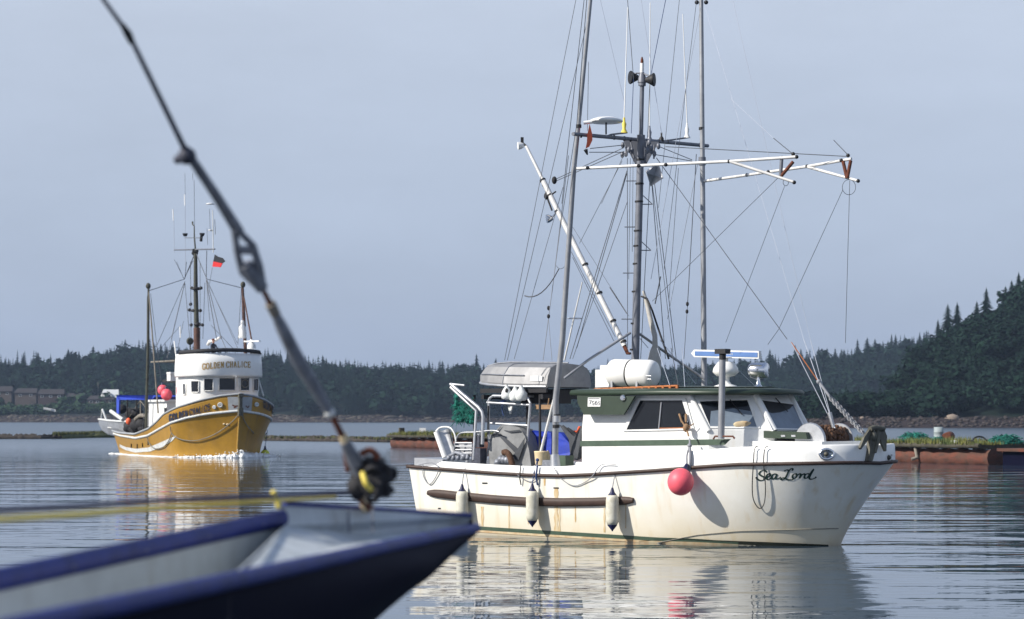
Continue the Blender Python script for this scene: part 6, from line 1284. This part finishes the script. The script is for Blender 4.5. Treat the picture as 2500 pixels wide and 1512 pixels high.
# person on the flying bridge: one skinned figure
def person(loc, yaw, lab, shirt):
    sk_ = [((0, 0, .95), .13), ((0, 0, 1.15), .14), ((0, .02, 1.35), .15), ((0, .01, 1.5), .07), ((0, 0, 1.58), .06), ((0, -.02, 1.68), .095), ((0, -.02, 1.78), .07),
           ((-.2, .0, 1.42), .065), ((-.3, -.08, 1.18), .05), ((-.24, -.28, 1.1), .04), ((.2, 0, 1.42), .065), ((.34, -.02, 1.2), .05), ((.25, -.25, 1.1), .04),
           ((-.1, 0, .85), .09), ((-.11, -.02, .48), .065), ((-.11, 0, .08), .05), ((.1, 0, .85), .09), ((.11, -.02, .48), .065), ((.11, 0, .08), .05), ((-.11, -.14, .04), .045), ((.11, -.14, .04), .045)]
    E = [(0, 1), (1, 2), (2, 3), (3, 4), (4, 5), (5, 6), (2, 7), (7, 8), (8, 9), (2, 10), (10, 11), (11, 12), (0, 13), (13, 14), (14, 15), (15, 19), (0, 16), (16, 17), (17, 18), (18, 20)]
    me = bpy.data.meshes.new('person'); me.from_pydata([p for p, r_ in sk_], E, []); o = bpy.data.objects.new('person', me); COL.objects.link(o)
    md = o.modifiers.new('s', 'SKIN'); lay = me.skin_vertices.new() if not me.skin_vertices else me.skin_vertices[0]
    lay = me.skin_vertices[0]
    for i, (p, r_) in enumerate(sk_): lay.data[i].radius = (r_, r_*.85)
    lay.data[0].use_root = True; sb_ = o.modifiers.new('b', 'SUBSURF'); sb_.levels = 2; sb_.render_levels = 2
    me.materials.append(MATS['skin']); o.location = loc; o.rotation_euler = (0, 0, yaw); tag(o, lab, 'person')
    bpy.context.view_layer.update(); dg = bpy.context.evaluated_depsgraph_get(); nm = bpy.data.meshes.new_from_object(o.evaluated_get(dg)); o.modifiers.clear(); o.data = nm; nm.materials.clear(); nm.materials.append(MATS['skin']); nm.materials.append(MATS[shirt])
    for pg in nm.polygons: pg.use_smooth = True; pg.material_index = 1 if pg.center.z < 1.53 else 0
    hb = MB(); hb.ball((0, .02, 1.75), .108, 14, 10, (.95, 1.05, .75)); h_ = hb.build('hair', 'rust'); h_.parent = o
    fb = MB(); fb.ball((-.035, -.10, 1.70), .014, 6, 4); fb.ball((.035, -.10, 1.70), .014, 6, 4); e_ = fb.build('eyes', 'black'); e_.parent = o
    fb = MB(); fb.ball((0, -.115, 1.665), .02, 6, 5, (.8, 1, 1.4)); fb.box((0, -.10, 1.625), (.05, .012, .01)); fb.ball((-.1, -.01, 1.68), .025, 6, 5); fb.ball((.1, -.01, 1.68), .025, 6, 5); e_ = fb.build('face_features', 'skin'); e_.parent = o
    return o
pz_ = gy(897, 560, .0); person(Vector((pz_.x, pz_.y, pz_.z-1.80)), math.atan2(G.f.x, -G.f.y)+.5, 'person in a dark jacket standing on the flying bridge beside the mast', 'cloth_navy')
m = MB(); m.tube([gy(858, 600, .5), gy(870, 580, .5), gy(905, 572, .5), gy(948, 548, .5)], [.12, .13, .1, .09], 8); m.build('canvas_roll', 'cloth_white', label='white rolled canvas behind the person on the flying bridge', cat='canvas')
# bow wave
fm = MB()
def foam_at(srf, x, y, h_, w__, off): c = srf.px(*y_(x, 1400), off); c.z = 0; fm.ball(c+Vector((0, 0, h_*.1)), 1, 10, 6, (w__, w__*.8, h_), .22)
for i in range(1100):
    t = rng.rand()**1.2; sp_ = 1.0
    if rng.rand() < .72:
        k = 1-.5*t*t; p = ghull(1-.34*t, 0, 1); o = (1-t)*.15+rng.uniform(0, .75)*(.4+t); hgt = rng.uniform(.10, .42)*(1-.6*t)
        c = p+G.p*o+G.f*rng.uniform(-.2, .3)
    else:
        p = ghull(1-.42*t, 0, -1); o = rng.uniform(0, .3)*(.6+t); hgt = rng.uniform(.08, .3)*(1-.9*t); c = p-G.p*o+G.f*rng.uniform(-.1, .1)
    c.z = 0; fq_ = rng.uniform(.35, .75); c.z = hgt*rng.uniform(0, .5); fm.ball(c, 1, 8, 5, (rng.uniform(.12, .34)*fq_, rng.uniform(.12, .3)*fq_, hgt*.6), .35)
for i in range(150):
    t = rng.rand(); p = ghull(.95*t*.66, 0, -1); p.z = 0; fm.ball(p-G.p*rng.uniform(0, .15), 1, 8, 4, (.3, .12, rng.uniform(.02, .06)), .2)
for i in range(30): p = ghull(0, 0, -1)-G.f*rng.uniform(-1, 1.2)-G.p*rng.uniform(-.3, .4); p.z = 0; fm.ball(p, 1, 8, 4, (.22, .2, rng.uniform(.02, .09)), .2)
for i in range(260):
    t = rng.rand(); q_ = ghull(1-.5*t, 0, rng.choice([-1, 1])); q_.z = rng.uniform(.0, .55)*(1-t); q_ = q_+G.f*rng.uniform(0, .6)+G.p*rng.uniform(-.5, 1.3)*(.3+t); fm.ball(q_, rng.uniform(.015, .05), 6, 4)
fm.build('bow_wave', 'foam', kind='stuff', label='white foam of the bow wave round the golden seiner')

# ------------------------------------------------------------------ the blue boat close to the camera
tip = at(1160, 1290, 11.0); n0 = at(0, 1540, 5.3); dN = (n0-tip); nS = tip+dN*1.5
fT = at(1150, 1259, 10.9); fE = at(694, 1230, 9.35); hE = at(688, 1266, 9.3); h0 = at(0, 1415, 6.8); hS_ = hE+(h0-hE)*2.1
FG = empty('blue_boat', (-1.6, 6.5, .3), 'bow of a blue and white boat', 'boat'); FG['label'] = 'bow of a blue and white boat with navy hull, closest to the camera'
stem = [at(1163, 1306, 11), at(1040, 1400, 10.6), at(905, 1512, 10.1), Vector((-1.15, 8.9, 1.2)), Vector((-1.7, 7.0, .35)), Vector((-2.1, 5.0, -.2)), Vector((-2.6, 2.0, -.4))]
Nn = 24; ker = catmull(stem, 4); ker = [ker[min(len(ker)-1, int(i*(len(ker)-1)/Nn))] for i in range(Nn+1)]
near = [tip.lerp(nS, (i/Nn)**1.0) for i in range(Nn+1)]
fr_ = [fT.lerp(fE, i/8) for i in range(8)]+[lerp(hE, hS_, (i)/(Nn-8)) for i in range(Nn-7)]
m = MB(); m.grid([[near[i].lerp(ker[i], s) + Vector((.18, -.05, 0))*math.sin(s*math.pi)*min(1, i/6) for i in range(Nn+1)] for s in np.linspace(0, 1, 9)])
m.grid([[fr_[i].lerp(ker[i], s) - Vector((.25, 0, 0))*math.sin(s*math.pi)*min(1, i/6) for i in range(Nn+1)] for s in np.linspace(0, 1, 9)]); m.build('hull', 'fg_navy', FG)
# rails
m = MB(); m.tube([tip+(tip-nS).normalized()*.02, tip.lerp(nS, .12), tip.lerp(nS, .5), nS], [.024, .029, .028, .026], 14); m.build('near_rail', 'fg_blue', FG)
m = MB(); dd_ = (hS_-hE).normalized(); sd = dd_.cross(Vector((0, 0, 1))).normalized(); P = []
for a in np.linspace(0, 2*math.pi, 13)[:-1]: P.append([p+sd*.030*math.cos(a)+Vector((0, 0, .036*math.sin(a))) for p in (hE-dd_*.0, hE.lerp(hS_, .5), hS_)])
m.grid(P+[P[0]]); m.poly([r[0] for r in P]); m.build('far_rail', 'fg_blue', FG)
m = MB(); m.tube([fE+Vector((0, 0, .0)), fE.lerp(fT, .5)+Vector((0, .03, .0)), fT], .011, 8); m.build('bow_trim', 'fg_blue', FG)
# foredeck and inner faces
d0 = at(700, 1284, 9.3); d1 = at(900, 1304, 10.1)
nr = lambda t: tip.lerp(nS, t)
def near_px(x): return min(((abs(proj(nr(t))[0]-x), t) for t in np.linspace(0, 1, 800)))[1]
tB = near_px(560)
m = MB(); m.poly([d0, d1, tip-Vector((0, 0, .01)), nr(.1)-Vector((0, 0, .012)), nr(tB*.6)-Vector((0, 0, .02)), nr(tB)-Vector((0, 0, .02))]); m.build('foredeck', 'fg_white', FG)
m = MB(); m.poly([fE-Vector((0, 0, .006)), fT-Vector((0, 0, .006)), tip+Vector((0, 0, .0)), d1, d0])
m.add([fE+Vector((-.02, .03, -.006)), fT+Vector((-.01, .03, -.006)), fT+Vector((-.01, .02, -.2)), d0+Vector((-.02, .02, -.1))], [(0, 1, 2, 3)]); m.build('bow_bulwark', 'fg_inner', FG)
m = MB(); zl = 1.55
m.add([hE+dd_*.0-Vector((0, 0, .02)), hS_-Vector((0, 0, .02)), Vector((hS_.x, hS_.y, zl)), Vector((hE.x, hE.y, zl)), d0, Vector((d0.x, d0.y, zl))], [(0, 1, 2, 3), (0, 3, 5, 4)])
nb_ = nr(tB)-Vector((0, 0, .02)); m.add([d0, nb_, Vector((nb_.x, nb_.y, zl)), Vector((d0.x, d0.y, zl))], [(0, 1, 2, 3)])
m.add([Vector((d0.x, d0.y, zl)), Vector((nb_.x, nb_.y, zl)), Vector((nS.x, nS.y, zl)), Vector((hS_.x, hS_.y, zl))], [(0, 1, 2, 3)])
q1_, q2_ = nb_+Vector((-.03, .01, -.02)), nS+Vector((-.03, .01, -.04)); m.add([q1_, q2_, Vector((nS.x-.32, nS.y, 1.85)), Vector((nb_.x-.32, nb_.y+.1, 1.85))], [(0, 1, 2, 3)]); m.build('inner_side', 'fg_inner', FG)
m = MB()
for x in (847, 905): a_ = at(x, 1243, 9.75); b_ = at(x+2, 1300, 9.75); m.slab([a_, a_+Vector((.012, 0, 0)), b_+Vector((.012, 0, 0)), b_], (0, -.006, 0))
m.build('chainplate', 'galv', FG)
m = MB()
for i in range(9): c = hE.lerp(hS_, (i+.5)/9)+Vector((.026, -.012, -.004)); m.ball(c, .006, 8, 6)
m.build_each('rail_screw', 'galv', FG)
m = MB(); m.tube([d0.lerp(nr(tB), t)+Vector((0, .012, .004)) for t in (.02, .5, .98)], .005, 6); m.build('deck_seam', 'fg_inner', FG)
# forestay with turnbuckle
sb0 = at(895, 1195, 9.9)
def stay(px, py): D = lerp(9.9, 8.5, (1195-py)/1195); return at(px, py, D)
kpx = 8.9/5600
m = MB(); m.tube([stay(215, -60), stay(253, 0), stay(316, 87), stay(455, 372)], [4.5*kpx, 5*kpx, 6*kpx, 7.5*kpx], 10); sy = m.build('forestay', 'galv_dark', FG)
m = MB(); m.tube([stay(298, 60), stay(312, 82), stay(322, 104)], [6*kpx, 10*kpx, 8*kpx], 10); m.build('splice', 'black', sy)
m = MB(); c = stay(455, 380); m.ball(c, .034, 12, 8, (1, 1, 1), .15); m.tube([stay(430, 390), stay(475, 376)], .018, 8); m.ball(stay(434, 390), .018, 8, 6); m.build('cable_clamp', 'galv_dark', sy)
m = MB(); m.tube([stay(458, 385), stay(520, 480), stay(575, 570)], [5*kpx, 5*kpx, 6*kpx], 8); m.tube([stay(472, 388), stay(532, 478), stay(588, 566)], [8*kpx, 9*kpx, 10*kpx], 8); m.build('lower_rod', 'galv', sy)
m = MB(); w_ = 9.5*kpx
m.tube([stay(572, 562), stay(580, 620), stay(592, 665), stay(628, 700)], [w_, w_, w_*1.1, w_], 8); m.tube([stay(580, 562), stay(618, 600), stay(632, 650), stay(640, 700)], [w_, w_, w_*1.2, w_*1.3], 8)
m.tube([stay(588, 610), stay(622, 612)], w_*1.2, 8); m.tube([stay(600, 645), stay(625, 680), stay(640, 705)], [w_*1.9, w_*2.2, w_*1.8], 10); m.build('fork', 'galv', sy)
def rod(a_, b_, r0, r1_, nm, mm): m = MB(); m.tube([stay(*a_), stay(*a_).lerp(stay(*b_), .5), stay(*b_)], [r0*kpx, (r0+r1_)/2*kpx, r1_*kpx], 12); m.build(nm, mm, sy)
rod((638, 700), (664, 750), 7, 8, 'threaded_rod', 'rust'); rod((660, 742), (673, 768), 15, 14, 'lock_nut', 'wood_grey')
m = MB(); m.tube([stay(*q) for q in ((670, 762), (688, 800), (728, 880), (765, 940), (802, 1003))], [11*kpx, 17*kpx, 19*kpx, 17*kpx, 12*kpx], 14); m.build('turnbuckle', 'galv', sy)
m = MB(); m.ball(stay(805, 1008), 15*kpx, 10, 8); m.build('end_nut', 'stripe_white', sy)
rod((812, 1018), (838, 1070), 8, 10, 'threaded_rod', 'rust'); rod((836, 1062), (846, 1088), 12, 12, 'clevis_ring', 'cream')
m = MB(); m.tube([stay(842, 1078), stay(865, 1125), stay(888, 1175)], [15*kpx, 21*kpx, 17*kpx], 12); m.build('clevis', 'galv', sy)
# lump of shackles, chain and rope at the foot
b0 = at(900, 1170, 9.85); m = MB()
for i in range(34):
    a = rng.uniform(0, 6.28); q = rng.uniform(.2, 1) ; c = b0+Vector((math.cos(a)*.085*q+.012, rng.uniform(-.05, .05), math.sin(a)*.075*q)); nrm = Vector((rng.normal(), rng.normal(), rng.normal())).normalized(); u1 = nrm.cross(Vector((0, 0, 1))).normalized(); u2 = nrm.cross(u1); rr = rng.uniform(.02, .045)
    m.tube([c+u1*rr*math.cos(t)+u2*rr*math.sin(t) for t in np.linspace(0, 6.283, 13)], .012, 6, False)
m.ball(b0+Vector((.03, 0, .01)), .07, 14, 10, (1, .8, 1), .2); m.ball(b0+Vector((-.05, 0, -.03)), .045, 12, 8, (1, .8, 1), .2); m.build('rope_tangle', 'rubber', label='tangle of black rope and shackles at the foot of the forestay', cat='rope')
m = MB(); m.tube(catmull([at(885, 1155, 9.75), at(893, 1180, 9.72), at(905, 1195, 9.75)], 4), .012, 8); m.build('yellow_strap', 'yellow', label='short yellow strap in the black tangle at the stay foot', cat='strap')
m = MB(); m.tube(catmull([at(880, 1110, 9.8), at(905, 1100, 9.8), at(925, 1120, 9.8)], 4), .015, 8); m.build('rusty_shackle', 'rust', label='rusty brown shackle over the tangle at the stay foot', cat='shackle')
MB().tube([at(842, 1090, 9.8), at(850, 1150, 9.85)], .014, 8).build('rusty_pin', 'rust', sy); MB().tube([at(880, 1215, 9.9), at(905, 1245, 9.95)], .02, 8).build('rusty_eye', 'rust', FG)
m = MB(); m.tube([at(888, 1210, 9.9), at(893, 1245, 9.95)], .022, 8); m.build('stay_lug', 'cream', FG)
# the black and the yellow line running aft
e1 = at(-60, 1250, 6.9); e2 = at(-60, 1272, 6.9)
m = MB(); m.tube([at(852, 1203, 9.85), at(400, 1222, 8.4), at(200, 1236, 7.7), e1], .0095, 8); m.build('black_line', 'fender_navy', label='taut black line running left from the forestay foot', cat='rope')
m = MB(); m.tube([at(820, 1214, 9.8), at(400, 1240, 8.4), at(200, 1256, 7.7), e2], [.006, .009, .0095, .0095], 8); m.build('yellow_line', 'yellow', label='yellow line running left just below the black line', cat='rope')
m = MB(); c = at(668, 1204, 9.2); m.ball(c, .012, 10, 8, (1, .8, 1.1)); m.tube([at(672, 1215, 9.2), at(680, 1230, 9.2), at(677, 1243, 9.2)], [.006, .011, .010], 8); m.build('yellow_tie', 'yellow', label='yellow knot tying the two lines together near the far rail end', cat='knot')
# ------------------------------------------------------------------ the air
HZ = 0.00010
hm = bpy.data.materials.new('air'); hm.use_nodes = True; t = hm.node_tree; t.nodes.clear(); vo = nn(t, 'ShaderNodeVolumePrincipled'); vo.inputs['Density'].default_value = HZ; vo.inputs['Color'].default_value = (.55, .72, 1.0, 1); vo.inputs['Anisotropy'].default_value = 0.0
ou_ = nn(t, 'ShaderNodeOutputMaterial'); t.links.new(vo.outputs[0], ou_.inputs['Volume']); MATS['air'] = hm
MB().box((0, 1150, 46), (3300, 2720, 100)).build('haze', 'air', kind='stuff')
